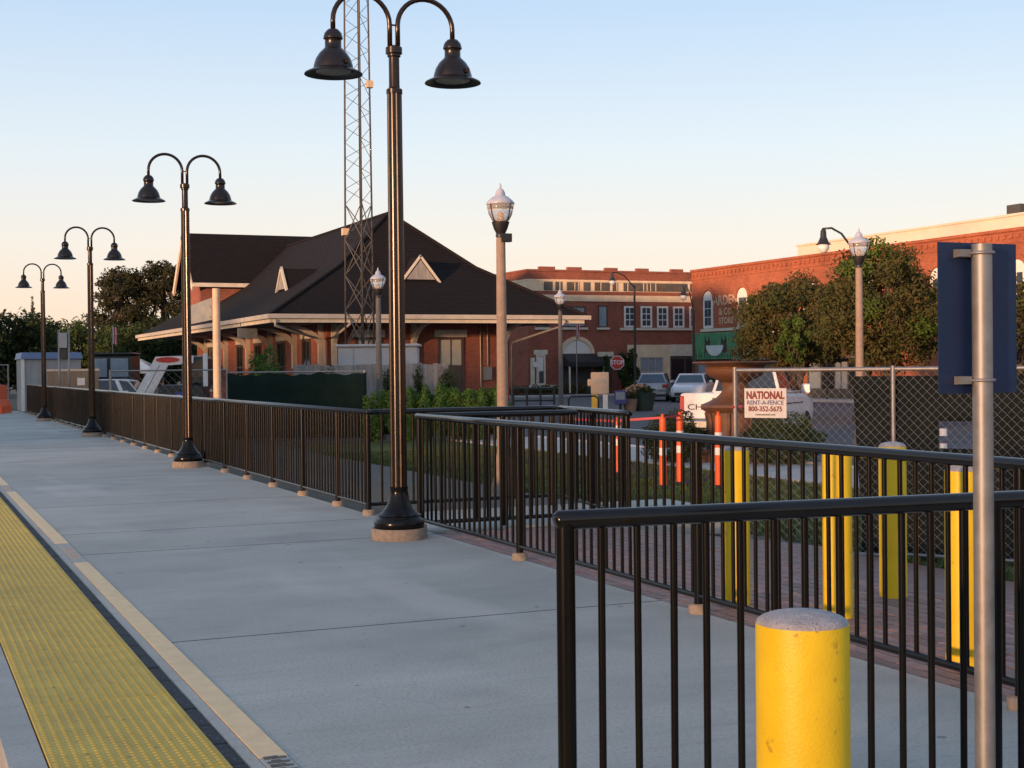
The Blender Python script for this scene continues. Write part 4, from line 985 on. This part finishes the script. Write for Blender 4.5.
MB().box((43.85,AY-.10,AG),(47.0,AY+.01,2.85)).build('shopfront', 'band_cream', A); MB().box((47.002,AY-.11,2.1),(49.9,AY+.01,2.86)).build('shop_lintel', 'cream_pale', A)
window_y(A, 44.75, 46.45, .15, 2.05, AY-.10, frame='cream_trim', glass='glass_pale', mull=3, rows_=2, lintel=None, sill=None, fw=.06)
sd_ = MB().box((47.02,AY-.05,AG),(49.3,AY+.01,2.098)).build('shop_door', 'door_grey', A)
for x0 in (47.15, 48.25): MB().box((x0,AY-.065,.3),(x0+.95,AY-.052,1.9)).build('door_pane', 'glass_dark', sd_)
# hedge-like planting bed in front and topiary
def tree(name, label, cat, loc, trunk_h, trunk_r, lobes, n, size, leaf, limbs=6, group=None, shell=.5, extra=None, lean=0.0, multi=1):
    t = thing(name, label, cat, loc, 0, group)
    tr_ = MB()
    for m_ in range(multi):
        a0 = m_*2*math.pi/max(multi,1)+.5; sp = 0.0 if multi == 1 else trunk_r*1.3
        bx, by = sp*math.cos(a0), sp*math.sin(a0); tx, ty = bx*(5 if multi > 1 else 1)+lean, by*(5 if multi > 1 else 1)
        tr_.tube([(bx,by,-.1),(bx*1.5,by*1.5,trunk_h*.35),((bx+tx)/2+.04,(by+ty)/2,trunk_h*.7),(tx,ty,trunk_h)], [trunk_r*1.25,trunk_r,trunk_r*.85,trunk_r*.65], 8)
        for k in range(limbs):
            l = lobes[(k+m_) % len(lobes)]
            c = Vector(l[:3]); st_ = Vector((tx,ty,trunk_h))*(.72+.28*random.random()); md_ = st_.lerp(c,.55)+Vector((random.uniform(-.1,.1),random.uniform(-.1,.1),.12))*max(l[3],.4)
            tr_.tube([st_, md_, c, c+Vector((random.uniform(-.5,.5)*l[3],random.uniform(-.5,.5)*l[4],.6*l[5]))], [trunk_r*.5,trunk_r*.32,trunk_r*.18,trunk_r*.06], 6)
    tr_.build('trunk', 'bark', t, 60)
    foliage('crown', lobes, n, size, leaf, t, shell)
    if extra: foliage('crown', extra[0], extra[1], size, extra[2], t, shell)
    return t
def lobes_for(rx, ry, rz, cz, n, spread=.68, sub=.46):
    out = []
    for i in range(n):
        a = i*2.399963; h = 1-2*(i+.5)/n; rr = math.sqrt(max(0,1-h*h)); j = random.uniform(.75,1.1)
        out.append((rx*spread*rr*math.cos(a)*j, ry*spread*rr*math.sin(a)*j, cz+rz*spread*h*j, rx*sub*random.uniform(.7,1.2), ry*sub*random.uniform(.7,1.2), rz*sub*random.uniform(.6,1.05)))
    return out
tree('street_tree', 'small upright green tree beside the stop sign against brick wall', 'tree', (43.2,80.6,-.3), 1.0, .06, lobes_for(.75,.7,1.5,1.5,8), 2600, .10, 'leaf_mid')
tree('street_tree', 'small green tree beside the arched entrance awning', 'tree', (41.5,80.9,-.3), .9, .05, lobes_for(.55,.5,1.0,1.4,6), 1800, .09, 'leaf_mid')
# ================================================================== BUILDING B (long brick side wall)
BX, BY0, BY1, BT = 44.0, 8.0, 74.0, 7.05
B = thing('brick_building', 'long orange-lit red brick building with arched windows and green mural', 'building', (0,0,0))
MB().box((BX,BY0,-.6),(BX+15,BY1,BT)).build('wall', 'brick_b', B)
MB().box((BX-.09,BY0,BT+.002),(BX+.3,BY1+.05,BT+.14)).build('coping', 'brick_b', B)
MB().box((BX-.05,BY0,BT-.5),(BX-.002,BY1+.02,BT-.38)).build('string_course', 'brick_b', B)
# row of dentils below the coping, near end of the wall as single pieces
for i in range(70):
    MB().box((BX-.07,BY1-.3-i*.42,BT-.30),(BX-.002,BY1-.12-i*.42,BT-.12)).build('dentil', 'brick_b', B)
def arch_window(y, z0, z1, w_=1.0):
    f = MB(); hw_ = w_/2; zc = z1-hw_
    poly = [(y-hw_,z0),(y+hw_,z0)] + [(y+hw_*math.cos(a),zc+hw_*math.sin(a)) for a in np.linspace(0,math.pi,13)]
    w2 = f.prism(poly, 'x', BX-.05, BX+.01).build('arched_window', 'window_white', B)
    for i in range(2):
        for j in range(3):
            a, c = z0+.16+(zc-z0-.16)*j/3, z0+.16+(zc-z0-.16)*(j+1)/3; u0 = y-hw_+.16+(w_-.32)*i/2
            MB().box((BX-.062,u0+.02,a+.02),(BX-.045,u0+(w_-.32)/2-.02,c-.02)).build('pane', 'glass_blue', w2)
    MB().prism([(y-hw_*.9,zc+.06),(y+hw_*.9,zc+.06)]+[(y+hw_*.78*math.cos(a),zc+.06+hw_*.72*math.sin(a)) for a in np.linspace(0.1,math.pi-.1,9)], 'x', BX-.06, BX-.045).build('fanlight', 'window_white', w2)
    hood = [(y+(hw_+.24)*math.cos(a), zc+(hw_+.24)*math.sin(a)) for a in np.linspace(0,math.pi,15)]; hin = [(y+(hw_+.04)*math.cos(a), zc+(hw_+.04)*math.sin(a)) for a in np.linspace(0,math.pi,15)]
    hb = MB(); vs = [(BX-.09,*p) for p in hood]+[(BX-.09,*p) for p in hin]; vs += [(BX+.01,b_,c_) for _,b_,c_ in vs]; n = 15; fs = []
    for i in range(14): fs += [(i,i+1,n+i+1,n+i),(i,2*n+i,2*n+i+1,i+1),(n+i,n+i+1,3*n+i+1,3*n+i)]
    hb.add(vs, fs); hb.build('arch_hood', 'brick_b', w2)
for y in (72.1, 68.4, 62.0, 57.0, 52.0, 47.0): arch_window(y, 3.62, 5.82, 1.05)
MB().box((BX-.1,67.6,3.44),(BX-.002,72.9,3.60)).build('sill_course', 'cream_pale', B)
for k,(s_,sz,z,yy) in enumerate((('ARDEN',.78,5.20,70.25),('& CO.',.55,4.55,70.2),('STORE',.50,4.02,70.2))):
    lettering('painted_lettering', s_, sz, 'pale_paint', B, (BX-.004, yy, z), (math.pi/2,0,-math.pi/2), .012, 1.05)
# mural board
mu = MB().bbox((BX-.16,68.7,1.80),(BX-.01,73.75,3.36),.02).build('mural_board', 'mural_green', B)
MB().prism([(71.2+.95*math.cos(a), 2.62+.62*math.sin(a)) for a in np.linspace(math.pi,2*math.pi,15)], 'x', BX-.175, BX-.161).build('mural_bowl', 'mural_white', mu)
for cy, s_ in ((72.0,1),(70.2,-1)):
    for poly in ([(cy-.35,2.2),(cy+.35,2.2),(cy+.28,2.9),(cy-.28,2.9)], [(cy-.30,2.86),(cy-.10,2.86),(cy-.16,3.2)], [(cy+.10,2.86),(cy+.30,2.86),(cy+.26,3.2)]):
        MB().prism(poly, 'x', BX-.172, BX-.162).build('mural_figure', 'mural_dark', mu)
for i in range(16):
    yy = 68.9+i*.31; MB().prism([(yy-.06,1.9),(yy+.08,1.9),(yy+.12*math.sin(i*2.3),2.3+.3*random.random())], 'x', BX-.168, BX-.162).build('mural_leaf', 'planter_green', mu)
# shopfronts along the pavement
MB().box((BX-.10,61.5,2.02),(BX-.005,68.3,3.3)).build('shop_sign_board', 'band_cream', B)
MB().box((BX-.13,63.2,2.3),(BX-.102,65.2,3.0)).build('shop_sign_panel', 'sign_white', B)
MB().box((BX-.13,62.0,2.06),(BX-.102,66.4,2.16)).build('shop_sign_line', 'door_grey', B)
MB().box((BX-1.6,55.0,1.72),(BX-.01,67.0,1.84)).build('canopy', 'galvanised', B)
for y in (66.5,62.5,58.5,55.4): MB().cyl((BX-1.5,y,-.29),(BX-1.5,y,1.72),.05,n=8).build('canopy_post', 'dark_iron', B)
for y0,y1 in ((69.0,73.4),(63.0,68.0),(57.5,62.2),(45.0,51.0),(35.0,42.0)):
    sh = MB().box((BX-.06,y0,-.29),(BX-.004,y1,1.70)).build('shopfront', 'door_grey', B); n = 4
    for k in range(n): MB().box((BX-.085,y0+.15+(y1-y0-.2)*k/n,.2),(BX-.062,y0+(y1-y0-.2)*(k+1)/n,1.55)).build('shop_pane', 'glass_pale' if k % 2 else 'glass_dark', sh)
# taller stuccoed block behind it
C_ = thing('stucco_building', 'pale pink stuccoed block rising behind the brick building roof', 'building', (0,0,0))
MB().box((60,30,-.6),(74,86.0,9.98)).build('wall', 'pink_stucco', C_); MB().box((59.9,30,9.982),(60.4,86.1,10.12)).build('coping', 'pink_stucco', C_)
MB().box((60.6,64.5,9.98),(61.4,65.6,10.75)).build('roof_vent', 'door_grey', C_)

# ================================================================== STREET FURNITURE
t = thing('stop_sign', 'red octagonal stop sign on a post at the street corner', 'sign', (37.35, 71.05, -.41), rad(-27))
MB().cyl((0,0.02,0),(0,0.02,2.4),.035,n=10).build('post', 'dark_iron', t)
oc = [(.42*math.cos(rad(22.5+45*k)), 2.07+.42*math.sin(rad(22.5+45*k))) for k in range(8)]
MB().prism(oc, 'y', -.045, -.03).build('border', 'reflective_white', t)
MB().prism([(p[0]*.91, 2.07+(p[1]-2.07)*.91) for p in oc], 'y', -.052, -.046).build('face', 'stop_red', t)
lettering('lettering', 'STOP', .34, 'reflective_white', t, (0,-.054,2.07), (math.pi/2,0,0), .006, .9)
# mail and newspaper boxes
t = thing('mail_box', 'peach-coloured upright box on yellow and white legs by the street', 'box', (26.4,51.75,-.41), rad(-28))
MB().bbox((-.36,-.3,.72),(.36,.3,1.62),.03).build('cabinet', 'news_beige', t); MB().bbox((-.5,-.22,1.05),(-.362,.2,1.35),.04).build('side_chute', 'news_beige', t)
MB().box((-.34,-.26,0),(-.1,.26,.72)).build('leg', 'news_yellow', t); MB().box((.12,-.26,0),(.32,.26,.72)).build('leg', 'reflective_white', t)
MB().box((-.25,-.318,1.2),(.25,-.302,1.34)).build('slot', 'cream_trim', t)
t = thing('newspaper_box', 'dark blue newspaper box beside the peach-coloured box', 'box', (27.15,51.4,-.41), rad(-28))
MB().bbox((-.24,-.22,.3),(.24,.22,.85),.03).build('cabinet', 'news_blue', t); MB().cyl((0,0,0),(0,0,.3),.06,n=10).build('pedestal', 'dark_iron', t); MB().box((-.18,-.235,.5),(.18,-.222,.8)).build('display_window', 'glass_pale', t)
t = thing('planter', 'round dark green planter filled with pale flowers', 'planter', (28.5,52.0,-.41))
MB().lathe([(.42,0),(.5,.35),(.56,.7),(.58,.74),(.52,.75),(.1,.7)], 20).build('tub', 'planter_green', t, 40)
foliage('plants', [(0,0,.85,.5,.5,.22)], 900, .06, 'leaf_mid', t); foliage('flowers', [(-.15,0,.98,.45,.4,.14)], 260, .05, 'flower', t)
t = thing('planter', 'small round planter with orange flowers next to newspaper box', 'planter', (27.7,51.6,-.41))
MB().lathe([(.24,0),(.3,.4),(.33,.5),(.28,.51),(.05,.48)], 16).build('tub', 'lamp_pole', t, 40)
foliage('plants', [(0,0,.72,.32,.32,.25)], 500, .05, 'leaf_copper', t); foliage('flowers', [(0,0,.85,.3,.3,.18)], 200, .05, 'flower', t)
# pipe barrier with low planting by the depot corner
t = thing('pipe_barrier', 'low dark pipe barrier beside the depot end by the acorn lamp', 'barrier', (18.75,43.05,-.41), rad(-28))
for x in (0,.45,.9,1.35): MB().cyl((x,0,0),(x,0,1.15),.035,n=8).build('upright', 'dark_iron', t)
for z in (.35,.75,1.15): MB().cyl((0,0,z),(1.35,0,z),.03,n=8).build('bar', 'dark_iron', t)
t = thing('bike_rack', 'dark hooped bicycle rack near the acorn lamp', 'rack', (20.75,43.0,-.41), rad(-25))
MB().tube([(0,0,0),(0,0,.75),(.08,0,.86),(.9,0,.86),(1.0,0,.75),(1.0,0,0)], .03, 8).build('hoop', 'dark_iron', t, True)
b_ = thing('flower_bed', 'low bed of reddish planting along the brick building base', 'flower bed', (37.6,80.9,-.3))
foliage('plants', [(-3+i*.75,0,.35,.5,.4,.3) for i in range(8)], 2600, .08, 'leaf_copper', b_)
MB().box((-3.6,-.5,-.02),(3.0,.5,.1)).build('soil', 'mulch', b_)
# flags
def flag(label, x, y, z0, h, rz, drop=1.3):
    t = thing('flag', label, 'flag', (x, y, z0), rz)
    MB().cyl((0,0,0),(0,0,h),.03,n=8).build('staff', 'galvanised', t)
    for k in range(4):
        b = MB(); n = 6
        for i in range(n+1):
            zz = h-.1-drop*i/n; off = .04*math.sin(i*1.3+k)
            b.v += [(.04+k*.085, off+.03*math.sin(k*2), zz-k*.02), (.125+k*.085, off+.03*math.sin((k+1)*2), zz-(k+1)*.02)]
        b.f = [(2*i,2*i+1,2*i+3,2*i+2) for i in range(n)]
        o = b.build('stripe', 'flag_red' if k % 2 else 'flag_white', t); md = o.modifiers.new('t','SOLIDIFY'); md.thickness = .006
flag('furled red and white striped flag before the arched entrance', 39.0, 79.6, -.29, 5.2, .4, 1.6)
flag('red and white striped flag on a staff against the pines', 15.2, 111.0, -.42, 5.4, .2, 1.3)

# ================================================================== TOWER
t = thing('lattice_tower', 'tall slender steel lattice radio tower rising past the depot roof', 'tower', (13.85, 44.1, -.42))
def tw(z): return .56 - .0085*z
Ht = 34.0; step = 1.0
legs = [(math.cos(a), math.sin(a)) for a in (0.35, 0.35+2.0944, 0.35+4.1888)]
for c_ in legs: MB().cyl((c_[0]*tw(0),c_[1]*tw(0),0),(c_[0]*tw(Ht),c_[1]*tw(Ht),Ht),.033,.026,8).build('leg', 'tower_steel', t, True)
z = 0.3; k = 0
while z < 27:
    f = .5 if z > 6.5 else 1.15
    for i in range(3):
        a, c_ = legs[i], legs[(i+1)%3]
        if k % 2: a, c_ = c_, a
        MB().cyl((a[0]*tw(z),a[1]*tw(z),z),(c_[0]*tw(z+f),c_[1]*tw(z+f),z+f),  .0095 if f < 1 else .017,n=5).build('brace', 'tower_steel', t)
        if f > 1: MB().cyl((c_[0]*tw(z),c_[1]*tw(z),z),(a[0]*tw(z+f),a[1]*tw(z+f),z+f),.017,n=5).build('brace', 'tower_steel', t)
    z += f; k += 1
MB().cyl((.12,.3,0),(.1,.27,30),.02,n=6).build('cable', 'black_rubber', t)
for z, i in ((6.2,1),(11.0,0)): MB().box((legs[i][0]*tw(z)-.1,legs[i][1]*tw(z)-.1,z),(legs[i][0]*tw(z)+.1,legs[i][1]*tw(z)+.1,z+.22)).build('fixture', 'tan_pole', t)
t = thing('equipment_shelter', 'white metal equipment shelter at the foot of the lattice tower', 'shelter', (13.15,40.1,-.42), rad(-23.5))
MB().bbox((-1.15,-.55,0),(1.15,.55,2.5),.03).build('cabinet', 'white_metal', t); MB().bbox((-1.22,-.62,2.5),(1.22,.62,2.58),.02).build('lid', 'white_metal', t)
for x in (-.7,0,.7): MB().box((x-.01,-.56,.1),(x+.01,-.548,2.45)).build('seam', 'shed_grey', t)
# grey board fence
bf = thing('board_fence', 'weathered grey vertical board fence with vines in front of the depot', 'fence', (10.3,39.1,0), math.atan2(-1.6,3.9))
x = 0
while x < 4.25:
    h = 1.56+random.uniform(-.02,.03); MB().bbox((x,0,-.42),(x+.135,.022,h),.006).build('board', 'weathered_wood', bf); x += .145
for z in (.1,1.2): MB().box((0,.024,z),(4.3,.06,z+.09)).build('rail', 'weathered_wood', bf)
def vine(label, x, y, z, rx, rz, n, leaf='leaf_mid'):
    t = thing('vine', label, 'vine', (x,y,z)); foliage('foliage', [(0,0,0,rx,.12,rz),(rx*.3,0,-rz*.5,rx*.6,.14,rz*.6)], n, .05, leaf, t, .3)
    MB().tube([(0,.05,-z-.4),(.03,.05,-z*.5),(0,.05,rz*.6)], .015, 6).build('stem', 'bark', t)
vine('green vine climbing the board fence behind the bronze lamp shaft', 12.75,37.98,1.0,.3,.45,600)
vine('thin green vine on boards beside the depot window', 13.5,37.7,1.1,.16,.4,260)
vine('leafy vine covering the board fence end under the depot window', 14.25,37.4,1.0,.28,.5,520)
vine('vine spilling over board fence end near the green privacy screen', 11.15,38.6,.95,.3,.6,560)
# hedges
def hedge(label, p, q, h, wd, n, leaf='leaf_hedge', z=-.42):
    p, q = Vector(p), Vector(q); L = (q-p).length
    t = thing('hedge', label, 'hedge', (p.x,p.y,z), math.atan2((q-p).y,(q-p).x))
    lob = []; k = int(L/.38)
    for i in range(k+1): lob.append((L*i/k, random.uniform(-.1,.1), h*.52, .38, wd, h*.5*random.uniform(.9,1.08)))
    foliage('foliage', lob, n, .036, leaf, t, .72)
    st_ = MB()
    for i in range(k+1): st_.cyl((L*i/k,0,-.05),(L*i/k+.1,0,h*.7),.025,.01,6)
    st_.build('stems', 'bark', t)
hedge('bright green clipped hedge in front of the depot end wall', (11.6,34.4), (14.0,33.3), 1.34, .45, 42000)
shrub('small leafy green bush at the end of green privacy screen', 11.05,34.3,-.42,.32,.32,.62,'leaf_hedge',3200,.04)
shrub('leafy green bush rising above the green privacy screen', 9.35,38.5,-.42,.6,.5,1.22,'leaf_hedge',4200,.06)

# ================================================================== LEFT YARD
t = thing('utility_shed', 'pale grey metal shed with light blue roof edge at the platform end', 'shed', (4.42,56.7,0))
MB().bbox((.0,0,-.1),(2.15,2.6,1.95),.02).build('wall', 'shed_grey', t)
MB().prism([(-.06,1.952),(2.21,1.952),(2.15,2.2),(0,2.2)], 'y', -.12, 2.7).build('roof', 'shed_blue', t)
for x in (.02,): MB().box((x-.06,-.08,-.1),(x+.06,-.002,1.95)).build('corner_post', 'window_white', t)
for k in range(6): MB().box((.3+k*.30,-.018,.05),(.32+k*.30,-.002,1.9)).build('rib', 'shed_grey', t)
t = thing('site_hoarding', 'low brown timber hoarding with a small white notice beside the shed', 'hoarding', (4.95,52.6,-.05), rad(-23))
for k in range(9): MB().bbox((k*.2,0,-.3),(k*.2+.195,.03,1.52),.005).build('board', 'tan_panel', t)
MB().box((-.03,-.02,1.522),(1.83,.06,1.60)).build('cap_rail', 'cream_trim', t); MB().box((1.05,-.012,1.02),(1.32,-.002,1.28)).build('notice', 'sign_white', t)
t = thing('utility_pole', 'pair of galvanised poles carrying a small grey cabinet', 'pole', (4.92,46.9,-.1), rad(-23))
for x in (-.15,.15): MB().cyl((x,0,0),(x,0,2.88),.035,n=10).build('pole', 'galvanised', t, True)
MB().bbox((-.13,-.08,2.3),(.12,.06,2.78),.01).build('cabinet', 'shed_grey', t); MB().bbox((-.1,-.06,1.95),(.1,.05,2.27),.01).build('lower_box', 'car_dark', t)
t = thing('tan_sign_pole', 'tan pole with a weathered sign board, standing by the platform railing', 'sign', (5.62,27.0,-.1))
MB().cyl((0,0,0),(0,0,3.09),.075,.07,20).build('pole', 'tan_pole', t, 40)
sb_ = MB().add([(-.06,.10,2.50),(-.52,.30,2.40),(-.52,.30,2.74),(-.06,.10,2.92),(-.05,.13,2.50),(-.51,.33,2.40),(-.51,.33,2.74),(-.05,.13,2.92)], [(0,1,2,3),(7,6,5,4),(0,4,5,1),(1,5,6,2),(2,6,7,3),(3,7,4,0)]).build('sign_board', 'panel_face', t)
MB().cyl((0,0,2.75),(-.1,.13,2.75),.02,n=6).build('bracket', 'galvanised', t); MB().cyl((0,0,2.55),(-.1,.13,2.55),.02,n=6).build('bracket', 'galvanised', t)
MB().box((-.49,.262,2.47),(-.40,.275,2.68)).build('emblem', 'news_blue', t)
# dark truck cab and a white car in the yard
t = thing('truck', 'dark green truck with two wide cab windows behind the railing', 'truck', (8.0,62.0,-.405), rad(-20))
MB().bbox((-.3,-.9,.5),(1.45,.9,2.55),.08).build('cab', 'car_dark', t); MB().bbox((-.36,-.95,2.552),(1.5,.95,2.64),.03).build('cab_roof', 'car_dark', t)
for x0, x1 in ((-.1,.45),(.6,1.32)): MB().bbox((x0,-.93,1.62),(x1,-.901,2.4),.01).build('window', 'glass_pale', t)
MB().bbox((-2.6,-.95,.5),(-.32,.95,1.3),.05).build('bonnet', 'car_dark', t)
for x in (-1.9,.9): 
    for s_ in (-1,1): wheel(t, x, s_*.82, .45, .28, s_)
car('parked_car', 'white car in the depot yard, only its curved roof above the railing', 'car', (8.05,57.6,-.405), rad(-25), 'car_white', 4.5, 1.8, 1.55)
# compact loader
t = thing('compact_loader', 'white compact loader with raised arm and orange-red side panel', 'loader', (9.0,50.9,-.405), rad(-23))
MB().bbox((-.35,-.6,.45),(1.2,.6,1.35),.06).build('chassis', 'car_dark', t)
cb_ = MB().bbox((.45,-.55,1.35),(1.35,.55,2.35),.08).build('cab', 'car_dark', t); MB().box((1.22,-.60,1.3),(1.38,-.552,2.45)).build('cab_post', 'car_white', t); MB().bbox((.6,-.565,1.6),(1.2,-.552,2.2),.005).build('side_window', 'glass_dark', cb_)
ar_ = MB()
for s_ in (-.72,.60): ar_.prism([(-1.25,.85),(-.95,.80),(-.28,2.05),(.9,2.12),(.9,2.38),(-.4,2.35)], 'y', s_, s_+.12)
ar_.build('lift_arm', 'car_white', t)
MB().prism([(.52-.5+.42*math.cos(a), 2.235+.10*math.sin(a)) for a in np.linspace(0,2*math.pi,20,endpoint=False)], 'y', -.738, -.722).build('emblem_panel', 'stop_red', t)
MB().bbox((-1.75,-.85,.25),(-1.15,.85,.95),.05).build('bucket', 'white_metal', t)
for x in (-.1,.95):
    for s_ in (-1,1): wheel(t, x, s_*.72, .42, .28, s_)
t = thing('yard_notice', 'small blue notice board on the yard chain link fence', 'sign', (6.6,36.36,0), math.atan2(-1.0,2.75))
MB().bbox((-.10,-.03,.70),(.10,-.015,.90),.002).build('panel', 'news_blue', t); MB().box((-.06,-.034,.77),(.06,-.0305,.83)).build('print', 'sign_white', t)
# canopy tent
t = thing('canopy_tent', 'white peaked canopy tent roof beyond the yard fence', 'tent', (10.7,72.0,-.405), rad(-20))
MB().add([(-1.4,-1.4,1.95),(1.4,-1.4,1.95),(1.4,1.4,1.95),(-1.4,1.4,1.95),(0,0,2.7),(-1.4,-1.4,1.75),(1.4,-1.4,1.75),(1.4,1.4,1.75),(-1.4,1.4,1.75)], [(0,1,4),(1,2,4),(2,3,4),(3,0,4),(0,5,6,1),(1,6,7,2),(2,7,8,3),(3,8,5,0)]).build('canopy', 'car_white', t)
for x in (-1.35,1.35):
    for y in (-1.35,1.35): MB().cyl((x,y,0),(x,y,1.9),.03,n=6).build('leg', 'galvanised', t)
# orange barrier at the platform end
t = thing('traffic_barrier', 'orange plastic traffic barrier standing at the far platform end', 'barrier', (3.35,53.6,0), rad(-15))
MB().prism([(-.30,0),(.30,0),(.30,.25),(.16,.5),(.12,1.0),(-.12,1.0),(-.16,.5),(-.30,.25)], 'y', -.9, .9).build('shell', 'orange_plastic', t)
MB().box((-.1,-.7,1.0),(.1,-.5,1.12)).build('lug', 'news_yellow', t)
MB().box((-.32,-.6,.03),(-.301,.6,.12)).build('foot_strip', 'black_rubber', t)
fence_panel('low chain link fence behind the orange traffic barrier', (1.0,60.5), (4.1,59.2), -.1, 1.75, mesh_r=.003, pitch=.12, post_r=.03)

# ================================================================== TREES
tree('copper_tree', 'copper-brown leaved tree in front of the brick wall beside the mural', 'tree', (30.1,43.4,-.42), 1.7, .09, lobes_for(2.45,2.3,1.9,3.35,44,.80,.30), 24000, .075, 'leaf_copper', 14, multi=3, shell=.25,
     extra=(lobes_for(1.9,1.8,1.4,3.3,9,.9,.22), 2200, 'leaf_mid'))
tree('copper_tree', 'copper-green tree behind the acorn street lamp with bright green top', 'tree', (29.4,37.6,-.42), 1.6, .09, lobes_for(2.35,2.35,2.05,3.55,44,.80,.30), 24000, .072, 'leaf_copper', 9, multi=3, shell=.3,
     extra=([(-.3,-.2,5.55,.55,.6,.4),(.5,-.1,5.3,.5,.5,.35),(-1.1,-.3,4.9,.6,.6,.4),(.2,-.6,5.0,.7,.5,.4),(.9,-.3,4.6,.5,.5,.4),(-1.3,-1.2,3.6,.5,.5,.4),(.3,-1.7,3.0,.6,.5,.4),(1.2,-1.0,3.9,.5,.5,.4)], 4200, 'leaf_bright'))
tree('green_tree', 'young bright green tree between the two copper-leaved trees', 'tree', (28.6,41.3,-.42), 1.6, .05, lobes_for(.6,.6,.95,2.7,14,.8,.30), 1300, .075, 'leaf_bright', 6, shell=.3)
tree('copper_tree', 'dark copper-leaved tree partly hidden behind the blue sign', 'tree', (32.6,35.4,-.42), 1.6, .09, lobes_for(2.0,2.0,1.7,2.9,30,.80,.28), 9500, .078, 'leaf_copper', 8, multi=3, shell=.3)
# pines and woodland left of the depot
def pine(label, x, y, h, rx, n):
    lob = []
    for i in range(20):
        f = i/19; zc = h*(.28+.66*f); r = rx*(1-.55*f**2)*random.uniform(.55,1); a = i*2.4
        lob.append((r*.72*math.cos(a), r*.72*math.sin(a), zc, rx*.36*random.uniform(.7,1.2), rx*.36*random.uniform(.7,1.2), rx*.20*random.uniform(.7,1.2)))
    tree('pine_tree', label, 'tree', (x,y,-.42), h*.9, .28, lob, n, .17, 'leaf_pine', 18, 'pines beyond the depot yard', .2)
pine('tall pine with open clumpy crown, tallest beside the depot gable', 22.6, 132.0, 12.0, 4.4, 13000)
pine('tall pine with open clumpy crown, left of the tallest pine', 18.9, 133.0, 11.4, 4.0, 12000)
pine('pine with ragged crown partly behind the depot gable roof', 26.5, 131.0, 11.2, 4.0, 10000)
for i, (px_, yy, top, rx, lf, lb) in enumerate([(4.4,104,6.6,3.8,'leaf_dark','dark broad tree behind the far end of the platform'),
        (8.2,106,6.4,3.6,'leaf_dark','dark broad tree behind the blue-roofed shed'),
        (13.6,122,6.4,3.6,'leaf_mid','mid green tree behind the pair of galvanised poles'),
        (17.2,118,6.0,3.8,'leaf_mid','mid green tree below the left pine behind the truck'),
        (21.0,119,6.6,3.8,'leaf_dark','dark tree below the tall pines'),
        (24.0,112,5.6,3.4,'leaf_dark','dark tree at the far depot eave end'),
        (0.0,104,6.6,3.6,'leaf_dark','dark broad tree over the tracks beyond the platform end'),
        (11.0,128,6.2,3.4,'leaf_mid','mid green tree between the shed and the dark trees')]):
    tree('broadleaf_tree', lb, 'tree', (px_,yy,-.42), 1.6, .22, lobes_for(rx,rx*.9,top*.52,top*.52,18,.68,.42), 9000, .17, lf, 8, 'woodland beyond the platform', .35)
# thin conifer spire behind the shed
tree('conifer_tree', 'slender dead-brown conifer spire behind the twin lamp by the shed', 'tree', (10.55,124,-.42), 7.5, .1, [(0,0,1.5+i*.55,.62-.042*i,.62-.042*i,.3) for i in range(13)], 1500, .13, 'leaf_copper', 4, shell=.2)
# far tree line as one mass
lob = []
for i in range(60): lob.append((-40+i*4.2+random.uniform(-1,1), 185+random.uniform(-8,8), 2.2, 3.4, 3, random.uniform(2.2,3.6)))
fo = foliage('distant_trees', lob, 26000, .34, 'leaf_dark', None, .4)
tag(fo, 'distant dark woodland closing the view beyond the yard', 'woodland', kind='stuff')

# out-of-view trees added across the tracks to block the low sun: dense opposite the depot, thin opposite the platform end
for i in range(17):
    p = 14 - i*7.6 + random.uniform(-1.5, 1.5); sdist = -44 + random.uniform(-5, 5); thin = p > -27
    x = -SUN_DIR.x*sdist + (-SUN_DIR.y)*p; yy = -SUN_DIR.y*sdist + SUN_DIR.x*p
    h = 10.2 + (1.8 if -78 < p < -33 else 0) + random.uniform(-1.4, .9); rx = 4.8 + random.uniform(-.5, .8)
    tree('added_shade_tree', 'thin-leaved sun-filtering tree added out of view across the tracks facing the bollards' if thin else 'broad dense sun-blocking tree added out of view across the tracks facing the depot', 'tree', (x, yy, -.9), 2.0, .22, lobes_for(rx, rx, h*.48, h*.54, 16, .68, .44), 1100 if thin else 8000, .20 if thin else .24, 'leaf_dark', 5, 'added out-of-view shade trees', .35)
